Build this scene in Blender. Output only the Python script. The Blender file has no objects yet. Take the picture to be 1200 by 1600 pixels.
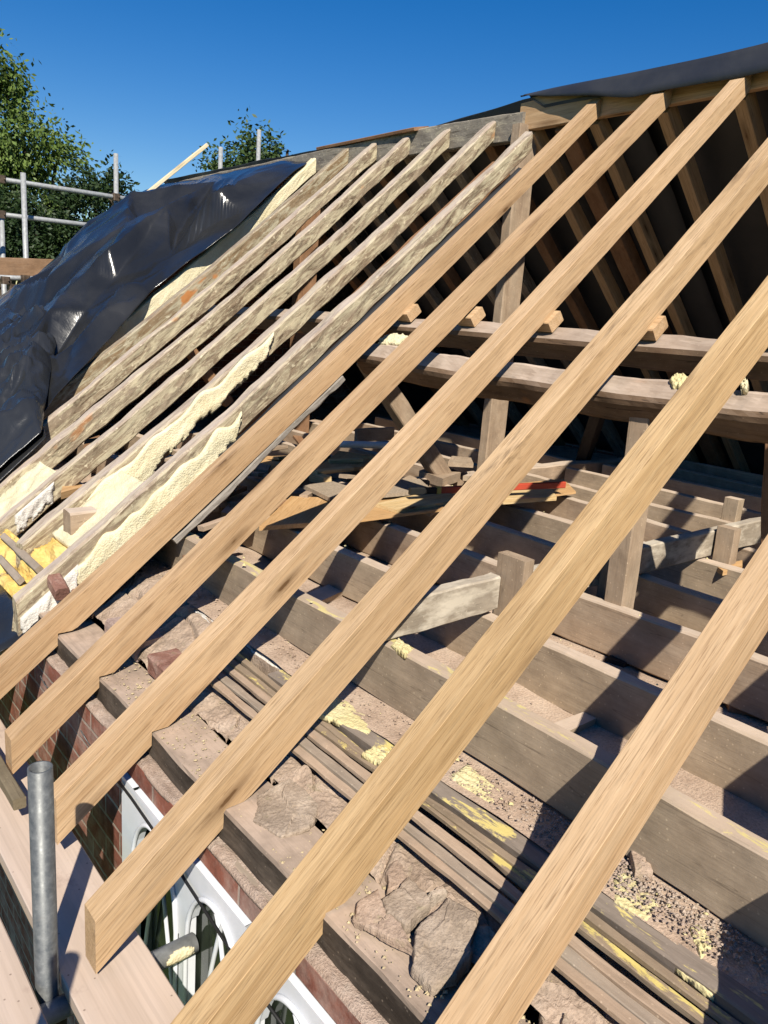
import bpy, math, random
from mathutils import Vector, Matrix, noise

random.seed(7)
SC = bpy.context.scene
COL = SC.collection
V = Vector

# ------------------------------------------------------------------ camera frame (also used to read survey points)
CR = V((0.765483, -0.639099, 0.074756))
CD = V((-0.097772, -0.230356, -0.968182))
CF = V((0.635984, 0.733818, -0.23882))
FPX = 1210.0

def at(px, py, X=None, Y=None, Z=None):
    """the place in the world that a sight line meets on a plane of constant X, Y or Z"""
    d = CR * ((px - 600) / FPX) + CD * ((py - 800) / FPX) + CF
    if X is not None: return d * (X / d.x)
    if Y is not None: return d * (Y / d.y)
    return d * (Z / d.z)

# roof: world X goes in from the eaves, Y along the ridge, Z up. Eaves notch at X .793, Z -1.127
PITCH = math.radians(40.1)
TAN, SIN, COS = math.tan(PITCH), math.sin(PITCH), math.cos(PITCH)
XE, ZE = 0.793, -1.127
NRM = V((-SIN, 0, COS))
def roof(px, py, off=0.0):
    d = CR * ((px - 600) / FPX) + CD * ((py - 800) / FPX) + CF
    k = (NRM.dot(V((XE, 0, ZE))) + off) / NRM.dot(d)
    return d * k
def zr(x, perp=0.0):
    return ZE + (x - XE) * TAN + perp / COS
XR = 3.42                                   # ridge line
def N(p, s=1.0, o=0.0):
    return noise.noise(V(p) * s + V((o, o * 1.7, o * .3)))

# ------------------------------------------------------------------ objects
def tag(o, label=None, cat=None, group=None, kind=None):
    if label: o['label'] = label
    if cat: o['category'] = cat
    if group: o['group'] = group
    if kind: o['kind'] = kind
    return o

def frame(p0, p1, up=V((0, 0, 1))):
    x = (p1 - p0).normalized()
    y = up.cross(x)
    if y.length < 1e-4: y = V((0, 1, 0))
    y.normalize(); z = x.cross(y)
    m = Matrix((x, y, z)).transposed().to_4x4()
    m.translation = p0
    return m

def mesh_obj(name, verts, faces, mat, M=None, parent=None, smooth=False, mats=None, mi=None):
    """verts are world points; M is the object's own frame; a child keeps world placement"""
    M = M or Matrix.Identity(4)
    inv = M.inverted()
    me = bpy.data.meshes.new(name)
    me.from_pydata([inv @ V(v) for v in verts], [], faces)
    me.validate(); me.update()
    for m in (mats or [mat]): me.materials.append(m)
    if mi:
        for p, i in zip(me.polygons, mi): p.material_index = i
    if smooth:
        me.polygons.foreach_set('use_smooth', [True] * len(me.polygons))
    o = bpy.data.objects.new(name, me)
    COL.objects.link(o)
    if parent:
        o.parent = parent
        o.matrix_parent_inverse = Matrix.Identity(4)
        o.matrix_basis = parent['_m'].inverted() @ M if False else MW[parent.name].inverted() @ M
    else:
        o.matrix_basis = M
    MW[o.name] = M.copy()
    return o
MW = {}

def empty(name, p):
    o = bpy.data.objects.new(name, None); COL.objects.link(o)
    o.empty_display_size = .1
    M = Matrix.Translation(p); o.matrix_basis = M; MW[o.name] = M.copy()
    return o

# ------------------------------------------------------------------ shape builders
def section(c, bev, sub, wane=0.0, key=0):
    """four corners (BL, BR, TR, TL) -> ring with bevelled corners and sub points along each side"""
    ring = []
    n = 4
    for i in range(n):
        a, b, d = c[i], c[(i + 1) % n], c[(i - 1) % n]
        bv = bev[i] if isinstance(bev, (list, tuple)) else bev
        e0 = (d - a); e1 = (b - a)
        p0 = a + e0.normalized() * min(bv, e0.length * .45)
        p1 = a + e1.normalized() * min(bv, e1.length * .45)
        ring.append(p0); 
        if bv > .012: ring.append((p0 + p1) / 2 + (a - (p0 + p1) / 2) * .42)
        ring.append(p1)
        nb = bev[(i + 1) % n] if isinstance(bev, (list, tuple)) else bev
        q = b + (a - b).normalized() * min(nb, e1.length * .45)
        for k in range(1, sub):
            ring.append(p1.lerp(q, k / sub))
    return ring

def loft(name, stations, mat, M, bev=.004, sub=1, rough=.0, rs=6.0, parent=None, smooth=False, endrough=0.0):
    rings = [section(c, bev, sub) for c in stations]
    n = len(rings[0]); vs = []; fs = []
    off = random.uniform(0, 50)
    for i, r in enumerate(rings):
        cen = sum(r, V()) / n
        for p in r:
            q = p.copy()
            if rough:
                d = (p - cen).normalized()
                q = q + d * (N(p, rs, off) * rough + N(p, rs * 4, off + 9) * rough * .5)
            if endrough and i in (0, len(rings) - 1):
                t = (rings[1][0] - rings[0][0]).normalized() if i == 0 else (rings[-1][0] - rings[-2][0]).normalized()
                q = q + t * N(p, 30, off) * endrough
            vs.append(q)
    for i in range(len(rings) - 1):
        for j in range(n):
            a = i * n + j; b = i * n + (j + 1) % n
            fs.append((a, b, b + n, a + n))
    fs.append(tuple(range(n - 1, -1, -1)))
    e = (len(rings) - 1) * n
    fs.append(tuple(range(e, e + n)))
    return mesh_obj(name, vs, fs, mat, M, parent, smooth)

def resample(pts, k):
    out = []
    L = [0]
    for a, b in zip(pts, pts[1:]): L.append(L[-1] + (b - a).length)
    for i in range(k + 1):
        s = L[-1] * i / k
        j = max(0, min(len(pts) - 2, next((q for q in range(len(L) - 1) if L[q + 1] >= s - 1e-9), len(pts) - 2)))
        t = (s - L[j]) / max(1e-9, L[j + 1] - L[j])
        out.append(pts[j].lerp(pts[j + 1], t))
    if len(pts) > 2:
        for _ in range(3):
            out = [out[0]] + [(out[i - 1] + out[i] * 2 + out[i + 1]) / 4 for i in range(1, len(out) - 1)] + [out[-1]]
    return out

def timber(name, pts, w, d, mat, up=V((0, 0, 1)), k=None, bev=.003, sub=1, rough=.0015, rs=6.0, parent=None, bow=0.0, smooth=False, endrough=0.0, taper=1.0, twist=0.0):
    """sawn timber along pts: w across, d in the 'up' direction, pts is its centre line"""
    pts = [V(p) for p in pts]; up = V(up)
    L = sum((b - a).length for a, b in zip(pts, pts[1:]))
    k = k or max(2, int(L / .09))
    c = resample(pts, k)
    M = frame(pts[0], pts[-1], up)
    off = random.uniform(0, 50)
    st = []
    for i, p in enumerate(c):
        t = (c[min(i + 1, k)] - c[max(i - 1, 0)]).normalized()
        s = up.cross(t)
        if s.length < 1e-4: s = V((0, 1, 0))
        s.normalize(); n = t.cross(s)
        if twist:
            R = Matrix.Rotation(twist * i / k, 3, t); s = R @ s; n = R @ n
        f = 1 + (taper - 1) * i / k
        b = s * bow * math.sin(math.pi * i / k)
        b = b + s * N((i * .13, 0, 0), 1, off) * rough * 1.5 + n * N((i * .13, 3, 0), 1, off) * rough * 1.5
        h, v = s * w / 2 * f, n * d / 2 * f
        st.append([p + b - h - v, p + b + h - v, p + b + h + v, p + b - h + v])
    return loft(name, st, mat, M, bev, sub, rough, rs, parent, smooth, endrough)

def tube(name, p0, p1, r, mat, parent=None, n=20, wall=.004, hollow=True, k=1):
    p0, p1 = V(p0), V(p1)
    M = frame(p0, p1, V((0, 0, 1)) if abs((p1 - p0).normalized().z) < .95 else V((0, 1, 0)))
    vs, fs = [], []
    def ring(p, rad):
        for j in range(n):
            a = 2 * math.pi * j / n
            vs.append(p + (M.col[1].to_3d() * math.cos(a) + M.col[2].to_3d() * math.sin(a)) * rad)
    ax = (p1 - p0)
    for i in range(k + 1): ring(p0 + ax * (i / k), r)
    seq = k + 1
    if hollow:
        dep = ax.normalized() * .25
        ring(p1, r - wall); ring(p1 - dep, r - wall)
        seq += 2
    for i in range(seq - 1):
        for j in range(n):
            a = i * n + j; b = i * n + (j + 1) % n
            fs.append((a, b, b + n, a + n))
    fs.append(tuple(range(n - 1, -1, -1)))
    e = (seq - 1) * n
    fs.append(tuple(range(e, e + n)))
    return mesh_obj(name, vs, fs, mat, M, parent, smooth=False if n < 8 else True)

def pipe(name, pts, r, mat, parent=None, n=8, M=None):
    vs, fs = [], []
    pts = [V(p) for p in pts]
    for i, p in enumerate(pts):
        t = (pts[min(i + 1, len(pts) - 1)] - pts[max(i - 1, 0)]).normalized()
        s = t.orthogonal() if i == 0 else (s - t * s.dot(t))
        s.normalize(); b = t.cross(s)
        rr = r[i] if isinstance(r, list) else r
        for j in range(n):
            a = 2 * math.pi * j / n
            vs.append(p + (s * math.cos(a) + b * math.sin(a)) * rr)
    for i in range(len(pts) - 1):
        for j in range(n):
            a = i * n + j; b2 = i * n + (j + 1) % n
            fs.append((a, b2, b2 + n, a + n))
    fs.append(tuple(range(n - 1, -1, -1))); e = (len(pts) - 1) * n
    fs.append(tuple(range(e, e + n)))
    return mesh_obj(name, vs, fs, mat, M or Matrix.Translation(pts[0]), parent, smooth=True)

def grid_slab(name, P, nu, nv, mask, th, back, mat, M, parent=None, smooth=True):
    """a lumpy sheet: P(u,v) -> point, th(u,v) -> vector to the front face, back -> vector to the back face,
    only where mask(u,v) > 0; front, back and rim are all real faces"""
    idx = {}; vs = []; fs = []
    cells = [(i, j) for i in range(nu) for j in range(nv) if mask((i + .5) / nu, (j + .5) / nv) > 0]
    cs = set(cells)
    if not cs: return None
    def vid(i, j, s):
        key = (i, j, s)
        if key not in idx:
            u, v = i / nu, j / nv
            inner = all(((i - a, j - b) in cs) for a in (0, 1) for b in (0, 1))
            p = P(u, v)
            if s: q = p + th(u, v) * (1.0 if inner else .35)
            else: q = p + back
            idx[key] = len(vs); vs.append(q)
        return idx[key]
    for (i, j) in cells:
        a, b, c, d = (i, j), (i + 1, j), (i + 1, j + 1), (i, j + 1)
        fs.append(tuple(vid(*k, 1) for k in (a, b, c, d)))
        fs.append(tuple(vid(*k, 0) for k in (d, c, b, a)))
        for (e0, e1, nb) in ((a, b, (i, j - 1)), (b, c, (i + 1, j)), (c, d, (i, j + 1)), (d, a, (i - 1, j))):
            if nb not in cs:
                fs.append((vid(*e0, 0), vid(*e1, 0), vid(*e1, 1), vid(*e0, 1)))
    return mesh_obj(name, vs, fs, mat, M, parent, smooth)

def rock(name, pts2, z, h, mat, parent=None, slope=(0, 0), seed=0):
    """an angular slab of stone: jagged outline in plan, faceted lumpy top"""
    cx = sum(p[0] for p in pts2) / len(pts2); cy = sum(p[1] for p in pts2) / len(pts2)
    out = []
    n = len(pts2); K = 14
    for i in range(n):
        a, b = pts2[i], pts2[(i + 1) % n]
        for k in range(K):
            t = k / K
            x = a[0] + (b[0] - a[0]) * t; y = a[1] + (b[1] - a[1]) * t
            j = .005 * N((x * 30, y * 30, seed), 1) + .003 * N((x * 110, y * 110, seed), 1)
            out.append((x, y, j))
    vs, fs = [], []
    m = len(out)
    lv = [(1.0, 0), (1.01, .35), (1.0, .7), (.965, .9), (.92, .97)] + [(.92 * (1 - q / 10), 1.0) for q in range(1, 10)]
    for s, t in lv:
        for (x, y, j) in out:
            f = max(0, (s - .85) / .15)
            X = cx + (x - cx) * s + j * f; Y = cy + (y - cy) * s - j * f
            d, pts = noise.voronoi(V((X * 11, Y * 11, seed)))
            fac = (N(pts[0], 2.1) * .5 + (X * 11 - pts[0].x) * N(pts[0], 3.3) * 1.3 + (Y * 11 - pts[0].y) * N(pts[0], 4.7)) * .012
            zz = z + h * t + (slope[0] * (X - cx) + slope[1] * (Y - cy) + fac * 1.5 + N((X * 40, Y * 40, seed), 1) * .0012 + N((X * 130, Y * 130, seed), 1) * .0012) * (t > .3)
            vs.append(V((X, Y, zz)))
    vs.append(V((cx, cy, z + h)))
    for i in range(len(lv) - 1):
        for j in range(m):
            a = i * m + j; b = i * m + (j + 1) % m
            fs.append((a, b, b + m, a + m))
    e = (len(lv) - 1) * m
    for j in range(m): fs.append((e + j, e + (j + 1) % m, len(vs) - 1))
    fs.append(tuple(range(m - 1, -1, -1)))
    return mesh_obj(name, vs, fs, mat, Matrix.Translation(V((cx, cy, z))), parent, smooth=False)

# ------------------------------------------------------------------ materials
class NT:
    def __init__(s, name, rough=.7, spec=.3):
        s.m = bpy.data.materials.new(name); s.m.use_nodes = True
        s.t = s.m.node_tree; s.n = s.t.nodes; s.b = s.n['Principled BSDF']
        s.b.inputs['Roughness'].default_value = rough
        s.b.inputs['Specular IOR Level'].default_value = spec
    def new(s, t, **k):
        o = s.n.new(t)
        for a, v in k.items(): setattr(o, a, v)
        return o
    def L(s, a, b): s.t.links.new(a, b)
    def sock(s, node, name, v):
        i = node.inputs[name]
        if hasattr(v, 'is_output') or isinstance(v, bpy.types.NodeSocket): s.L(v, i)
        else: i.default_value = v
    def coords(s, scale=(1, 1, 1), kind='Object', rnd=True, add=None):
        tc = s.new('ShaderNodeTexCoord')
        out = tc.outputs[kind]
        if rnd:
            oi = s.new('ShaderNodeObjectInfo')
            mu = s.new('ShaderNodeMath', operation='MULTIPLY'); s.L(oi.outputs['Random'], mu.inputs[0]); mu.inputs[1].default_value = 37.0
            va = s.new('ShaderNodeVectorMath', operation='ADD'); s.L(out, va.inputs[0]); s.L(mu.outputs[0], va.inputs[1]); out = va.outputs[0]
        if add is not None:
            va = s.new('ShaderNodeVectorMath', operation='ADD'); s.L(out, va.inputs[0]); s.L(add, va.inputs[1]); out = va.outputs[0]
        mp = s.new('ShaderNodeMapping'); s.L(out, mp.inputs['Vector']); mp.inputs['Scale'].default_value = scale
        return mp.outputs[0]
    def noise(s, vec, scale=1, detail=5, rough=.55, dist=0.0):
        o = s.new('ShaderNodeTexNoise'); s.L(vec, o.inputs['Vector'])
        o.inputs['Scale'].default_value = scale; o.inputs['Detail'].default_value = detail
        o.inputs['Roughness'].default_value = rough; o.inputs['Distortion'].default_value = dist
        return o.outputs['Fac']
    def vor(s, vec, scale=1, feature='F1', out='Distance'):
        o = s.new('ShaderNodeTexVoronoi', feature=feature); s.L(vec, o.inputs['Vector']); o.inputs['Scale'].default_value = scale
        return o.outputs[out]
    def ramp(s, fac, stops, interp='LINEAR'):
        o = s.new('ShaderNodeValToRGB'); s.L(fac, o.inputs[0]); cr = o.color_ramp; cr.interpolation = interp
        while len(cr.elements) < len(stops): cr.elements.new(.5)
        for e, (p, c) in zip(cr.elements, stops):
            e.position = p; e.color = (c[0], c[1], c[2], 1) if hasattr(c, '__len__') else (c, c, c, 1)
        return o.outputs[0]
    def mix(s, fac, a, b, blend='MIX'):
        o = s.new('ShaderNodeMix', data_type='RGBA', blend_type=blend)
        for sock, v in ((o.inputs[0], fac), (o.inputs[6], a), (o.inputs[7], b)):
            if isinstance(v, bpy.types.NodeSocket): s.L(v, sock)
            elif hasattr(v, '__len__'): sock.default_value = (v[0], v[1], v[2], 1)
            else: sock.default_value = v
        return o.outputs[2]
    def math(s, op, a, b=0.0, clamp=False):
        o = s.new('ShaderNodeMath', operation=op, use_clamp=clamp)
        for i, v in ((0, a), (1, b)):
            if isinstance(v, bpy.types.NodeSocket): s.L(v, o.inputs[i])
            else: o.inputs[i].default_value = v
        return o.outputs[0]
    def up(s, lo=.5, hi=.85):
        g = s.new('ShaderNodeNewGeometry'); sp = s.new('ShaderNodeSeparateXYZ'); s.L(g.outputs['Normal'], sp.inputs[0])
        mr = s.new('ShaderNodeMapRange'); s.L(sp.outputs['Z'], mr.inputs[0]); mr.inputs[1].default_value = lo; mr.inputs[2].default_value = hi
        return mr.outputs[0]
    def bump(s, h, strength=.3, dist=.01, prev=None):
        o = s.new('ShaderNodeBump'); s.L(h, o.inputs['Height']); o.inputs['Strength'].default_value = strength; o.inputs['Distance'].default_value = dist
        if prev is not None: s.L(prev, o.inputs['Normal'])
        return o.outputs[0]
    def done(s, col=None, nrm=None, rough=None):
        if col is not None: s.L(col, s.b.inputs['Base Color'])
        if nrm is not None: s.L(nrm, s.b.inputs['Normal'])
        if rough is not None: s.L(rough, s.b.inputs['Roughness'])
        return s.m

def hexlin(r, g, b, k=1.0):
    f = lambda c: ((c / 255 + .055) / 1.055) ** 2.4 if c > 10 else c / 255 / 12.92
    return (f(r) * k, f(g) * k, f(b) * k)

def mat_oak(name, light, mid, dark, knots=True, fine=1.0, stain=0.0):
    t = NT(name, .62, .25)
    warp = t.noise(t.coords((.9, 5, 5)), 1, 2, .5)
    wv = t.new('ShaderNodeCombineXYZ'); t.L(t.math('MULTIPLY', warp, .03), wv.inputs[1]); t.L(t.math('MULTIPLY', warp, .035), wv.inputs[2])
    n1 = t.noise(t.coords((1.6, 48, 48), add=wv.outputs[0]), 1, 6, .68, .3)
    c = t.ramp(n1, [(.22, dark), (.42, mid), (.6, light), (.8, mid)])
    n2 = t.noise(t.coords((7, 260, 260), add=wv.outputs[0]), 1, 3, .65)
    f = t.ramp(n2, [(.3, .60), (.5, 1.0), (.7, 1.14)])
    c = t.mix(.75 * fine, c, f, 'MULTIPLY')
    # broad tone drift along the length
    n3 = t.noise(t.coords((1.4, 3, 3)), 1, 3, .5)
    c = t.mix(.55, c, t.ramp(n3, [(.3, (.80, .76, .70)), (.65, (1.1, 1.08, 1.05))]), 'MULTIPLY')
    # pores: short dark dashes
    n4 = t.noise(t.coords((11, 300, 300)), 1, 3, .55)
    c = t.mix(t.ramp(n4, [(.58, 0.0), (.66, .6)]), c, (dark[0] * .55, dark[1] * .5, dark[2] * .45))
    h = n2
    if knots:
        kv = t.vor(t.coords((2.4, 12, 12)), 1)
        k2 = t.math('ADD', kv, t.math('MULTIPLY', t.math('SUBTRACT', t.noise(t.coords((60, 60, 60)), 1, 2), .5), .06))
        c = t.mix(t.ramp(k2, [(.05, 1.0), (.08, .6), (.27, 0.0)]), c, (.13, .068, .028))
    if stain:
        sv = t.noise(t.coords((2.2, 14, 14)), 1, 5, .7, .6)
        c = t.mix(t.ramp(sv, [(.60, 0.0), (.74, stain)]), c, (.055, .032, .018))
    nb = t.bump(h, .22, .002)
    return t.done(c, nb)

OAK = mat_oak('new_oak', (.59, .41, .245), (.52, .345, .193), (.42, .265, .138), fine=.85)
OAK2 = mat_oak('new_oak_brown', (.53, .36, .208), (.465, .30, .163), (.38, .235, .122), fine=.85)
OAK3 = mat_oak('new_oak_stained', (.57, .395, .232), (.495, .33, .18), (.39, .248, .128), stain=.75, fine=.85)
OAKY = mat_oak('new_oak_gold', (.56, .385, .205), (.475, .312, .155), (.36, .222, .10), fine=.95)
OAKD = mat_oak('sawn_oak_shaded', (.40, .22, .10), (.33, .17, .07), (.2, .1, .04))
PINEP = mat_oak('pale_pine', (.78, .68, .48), (.72, .60, .38), (.6, .46, .26), fine=.5)
PINE = mat_oak('pine', (.72, .55, .31), (.64, .45, .22), (.5, .31, .13), fine=.6)

def mat_old(name, a, b, c, dust=None, dust_or_sunlit_amt=.8, foam=None, res=None, res_lo=.5, orange=0.0, bump=.5, lime=None, cracks=True, crk=.4):
    t = NT(name, .85, .15)
    n1 = t.noise(t.coords((2.6, 9, 9)), 1, 7, .7, .6)
    col = t.ramp(n1, [(.22, a), (.42, b), (.75, c)])
    n2 = t.noise(t.coords((3, 120, 120)), 1, 3, .6)
    col = t.mix(.2, col, t.ramp(n2, [(.3, .7), (.6, 1.1)]), 'MULTIPLY')
    sp = t.vor(t.coords((60, 60, 60)), 1)
    col = t.mix(t.ramp(sp, [(.08, .55), (.16, 0.0)]), col, (min(1, c[0] * 1.5), min(1, c[1] * 1.5), min(1, c[2] * 1.45)))
    n5 = t.noise(t.coords((9, 11, 11)), 1, 7, .68)
    col = t.mix(.65, col, t.ramp(n5, [(.3, .6), (.65, 1.14)]), 'MULTIPLY')
    hh = t.math('ADD', t.math('MULTIPLY', n2, .35), t.math('MULTIPLY', n5, 1.0))
    if cracks:
        cr = t.noise(t.coords((.9, 34, 34)), 1, 2, .5, .3)
        ck = t.ramp(cr, [(.494, 0.0), (.5, 1.0), (.506, 0.0)])
        col = t.mix(t.mix(crk, (0, 0, 0), ck), col, (.03, .02, .014))
    if res:
        n3 = t.noise(t.coords((5, 30, 30)), 1, 9, .76, 1.0)
        m = t.ramp(n3, [(res_lo - .05, 0.0), (res_lo + .06, 1.0)])
        col = t.mix(t.mix(.85, (0, 0, 0), m), col, res)
        n6 = t.noise(t.coords((26, 40, 40)), 1, 5, .7)
        col = t.mix(t.ramp(n6, [(.6, 0.0), (.68, .8)]), col, (min(1, res[0] * 1.4), min(1, res[1] * 1.4), min(1, res[2] * 1.45)))
        hh = t.math('ADD', hh, t.math('MULTIPLY', n6, 1.4))
        n66 = t.noise(t.coords((6, 42, 42)), 1, 7, .75, .6)
        col = t.mix(t.ramp(n66, [(.34, .8), (.45, 0.0)]), col, (a[0] * .55, a[1] * .5, a[2] * .45))
    if orange:
        n4 = t.noise(t.coords((3.0, 8, 8)), 1, 3, .5)
        col = t.mix(t.ramp(n4, [(.66, 0.0), (.70, orange)]), col, (.45, .19, .065))
    if lime:
        n7 = t.noise(t.coords((6, 16, 16)), 1, 5, .65)
        col = t.mix(t.ramp(n7, [(.46, 0.0), (.62, .85)]), col, lime)
    if dust:  # pale coat on upward faces; on the purlins it is painted sunlight
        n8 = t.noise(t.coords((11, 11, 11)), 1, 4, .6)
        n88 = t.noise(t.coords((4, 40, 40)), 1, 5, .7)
        um = t.math('MULTIPLY', t.math('MULTIPLY', t.up(.45, .8 if res else .9), t.ramp(n8, [(.25, .55), (.6, 1.0)])), t.ramp(n88, [(.34, .35 if dust_or_sunlit_amt < .9 else .8), (.5, 1.0)]))
        col = t.mix(t.math('MULTIPLY', um, dust_or_sunlit_amt), col, dust)
    if foam:
        n9 = t.noise(t.coords((7, 24, 24)), 1, 6, .72, .4)
        fm = t.math('MULTIPLY', t.up(.3, .8), t.ramp(n9, [(foam[3], 0.0), (foam[3] + .05, 1.0)]))
        col = t.mix(fm, col, foam[:3])
    return t.done(col, t.bump(hh, bump, .004))

DUST = (.42, .31, .225)
OLDR = mat_old('old_rafter_residue', (.12, .08, .05), (.25, .18, .115), (.38, .30, .21), res=(.53, .455, .30), res_lo=.50, orange=.6, dust=(.48, .39, .33), dust_or_sunlit_amt=.85)
OLDR2 = mat_old('old_rafter_brown', (.12, .075, .04), (.24, .16, .085), (.34, .26, .17), res=(.47, .42, .29), res_lo=.52, orange=1.0, dust=(.36, .31, .27), dust_or_sunlit_amt=.4)
JOIST = mat_old('old_joist', (.22, .16, .106), (.36, .273, .187), (.46, .358, .252), dust=(.60, .475, .37), dust_or_sunlit_amt=.95)
JOISTF = mat_old('old_joist_foam', (.20, .15, .106), (.31, .24, .172), (.39, .31, .228), dust=(.52, .405, .305), dust_or_sunlit_amt=.9, foam=(.60, .50, .22, .53))
JOISTR = mat_old('old_joist_reddish', (.22, .145, .095), (.35, .25, .17), (.44, .335, .24), dust=(.58, .47, .37), dust_or_sunlit_amt=.95)
LIME = mat_old('limewashed_timber', (.19, .15, .11), (.32, .265, .20), (.44, .37, .29), lime=(.64, .565, .45), dust=(.48, .42, .34), dust_or_sunlit_amt=.5)
PLATE = mat_old('wall_plate_timber', (.018, .014, .011), (.045, .035, .027), (.17, .135, .105), dust=(.49, .37, .28), dust_or_sunlit_amt=1.0, bump=.7)
LATH = mat_old('old_lath', (.20, .135, .088), (.37, .27, .19), (.49, .375, .275), dust=(.47, .345, .25), dust_or_sunlit_amt=.45, orange=.25)
LATHD = mat_old('old_lath_grey', (.13, .105, .082), (.27, .22, .17), (.39, .325, .255), dust=(.44, .33, .245), dust_or_sunlit_amt=.35)
LATHF = mat_old('old_lath_foam', (.10, .072, .045), (.22, .165, .11), (.33, .255, .18), dust=(.42, .31, .22), dust_or_sunlit_amt=.35, foam=(.62, .50, .17, .55))
PURLIN = mat_old('old_purlin', (.075, .045, .026), (.15, .095, .058), (.23, .155, .10), orange=.4, dust=(.56, .45, .36), dust_or_sunlit_amt=.98, crk=.95)  # pale upward faces and dark base imitate sunlit tops and shaded undersides
POST = mat_old('old_post', (.20, .14, .095), (.35, .255, .175), (.46, .355, .255))
POSTB = mat_old('old_post_brown', (.15, .075, .038), (.26, .14, .075), (.34, .2, .115))
RIDGE = mat_old('old_ridge_board', (.12, .105, .085), (.23, .2, .165), (.33, .29, .23), res=(.42, .37, .27), res_lo=.56)
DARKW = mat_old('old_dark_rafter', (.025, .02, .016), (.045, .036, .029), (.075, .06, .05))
PALEW = mat_old('old_pale_rafter', (.16, .12, .09), (.28, .22, .165), (.38, .31, .24), res=(.42, .37, .28), res_lo=.58)

def mat_foam(name, c1, c2, c3, scale=60):
    t = NT(name, .8, .2)
    a = t.noise(t.coords((1, 1, 1)), scale, 4, .6)
    b = t.noise(t.coords((1, 1, 1)), scale * .16, 4, .6)
    col = t.mix(.5, t.ramp(b, [(.3, c2), (.5, c1), (.72, c3)]), t.ramp(a, [(.3, c2), (.6, c1)]))
    v = t.vor(t.coords((1, 1, 1)), scale * 2.4)
    return t.done(col, t.bump(t.math('ADD', v, a), .55, .004))
FOAM = mat_foam('cream_spray_foam', (.74, .66, .44), (.62, .52, .31), (.80, .73, .53))
FOAMY = mat_foam('pale_yellow_foam', (.66, .575, .31), (.56, .46, .22), (.74, .67, .44), 60)
FOAMO = mat_foam('orange_yellow_foam', (.74, .52, .17), (.62, .36, .07), (.76, .63, .33), 34)
FOAMW = mat_foam('white_plaster_lump', (.66, .62, .55), (.50, .44, .38), (.74, .71, .66))

def mat_dust():
    t = NT('dusty_boards', .95, .1)
    a = t.noise(t.coords((1, 1, 1), rnd=False), 7, 6, .6)
    col = t.ramp(a, [(.3, (.35, .25, .182)), (.5, (.51, .378, .28)), (.7, (.59, .455, .345))])
    g = t.noise(t.coords((1, 1, 1), rnd=False), 160, 3, .7)
    col = t.mix(.6, col, t.ramp(g, [(.3, .55), (.55, 1.05), (.75, 1.25)]), 'MULTIPLY')
    v = t.vor(t.coords((1, 1, 1), rnd=False), 95)
    col = t.mix(t.ramp(v, [(.10, .75), (.16, 0.0)]), col, (.55, .48, .36))
    return t.done(col, t.bump(t.math('ADD', g, a), .7, .006))
DUSTM = mat_dust()

def mat_stone(name, c1, c2, c3):
    t = NT(name, .92, .15)
    a = t.noise(t.coords((1, 1, 1)), 11, 7, .62, .4)
    col = t.ramp(a, [(.3, c1), (.5, c2), (.7, c3)])
    b = t.noise(t.coords((1, 1, 1)), 130, 3, .7)
    col = t.mix(.55, col, t.ramp(b, [(.3, .55), (.6, 1.1)]), 'MULTIPLY')
    l = t.noise(t.coords((1, 1, 1)), 24, 4, .6)
    col = t.mix(t.ramp(l, [(.60, 0.0), (.72, .5)]), col, (.28, .25, .14))
    return t.done(col, t.bump(t.math('ADD', b, t.math('MULTIPLY', a, 2)), .7, .006))
STONE = mat_stone('rubble_stone', (.22, .168, .122), (.36, .28, .21), (.46, .37, .285))
STONEP = mat_stone('pink_rubble', (.28, .195, .14), (.43, .315, .235), (.50, .39, .30))
BRICKR = mat_stone('loose_brick', (.16, .072, .052), (.27, .14, .105), (.38, .26, .21))
BRICKD = mat_stone('dusty_brick', (.30, .205, .165), (.41, .30, .25), (.45, .35, .30))

def mat_brick():
    t = NT('brickwork', .9, .15)
    tc = t.new('ShaderNodeTexCoord'); sp = t.new('ShaderNodeSeparateXYZ'); t.L(tc.outputs['Object'], sp.inputs[0])
    cb = t.new('ShaderNodeCombineXYZ'); t.L(t.math('ADD', sp.outputs[0], sp.outputs[1]), cb.inputs[0]); t.L(sp.outputs[2], cb.inputs[1])
    wob = t.noise(tc.outputs['Object'], 9, 3)
    va = t.new('ShaderNodeVectorMath', operation='ADD'); t.L(cb.outputs[0], va.inputs[0])
    cw = t.new('ShaderNodeCombineXYZ'); t.L(t.math('MULTIPLY', wob, .012), cw.inputs[0]); t.L(t.math('MULTIPLY', wob, .012), cw.inputs[1]); t.L(cw.outputs[0], va.inputs[1])
    b = t.new('ShaderNodeTexBrick'); t.L(va.outputs[0], b.inputs['Vector'])
    b.inputs['Scale'].default_value = 1; b.inputs['Brick Width'].default_value = .225; b.inputs['Row Height'].default_value = .075
    b.inputs['Mortar Size'].default_value = .006; b.inputs['Mortar Smooth'].default_value = .3
    b.inputs['Color1'].default_value = (.27, .10, .065, 1); b.inputs['Color2'].default_value = (.19, .075, .055, 1); b.inputs['Mortar'].default_value = (.36, .29, .24, 1)
    n = t.noise(tc.outputs['Object'], 17, 6, .65)
    col = t.mix(.75, b.outputs['Color'], t.ramp(n, [(.3, .5), (.55, 1.1), (.75, 1.5)]), 'MULTIPLY')
    n2 = t.noise(tc.outputs['Object'], 6, 6, .7)
    col = t.mix(t.ramp(n2, [(.45, 0.0), (.66, .75)]), col, (.40, .30, .25))
    h = t.math('ADD', t.math('MULTIPLY', b.outputs['Fac'], -1.2), n)
    return t.done(col, t.bump(h, .7, .008))
BRICK = mat_brick()

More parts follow.
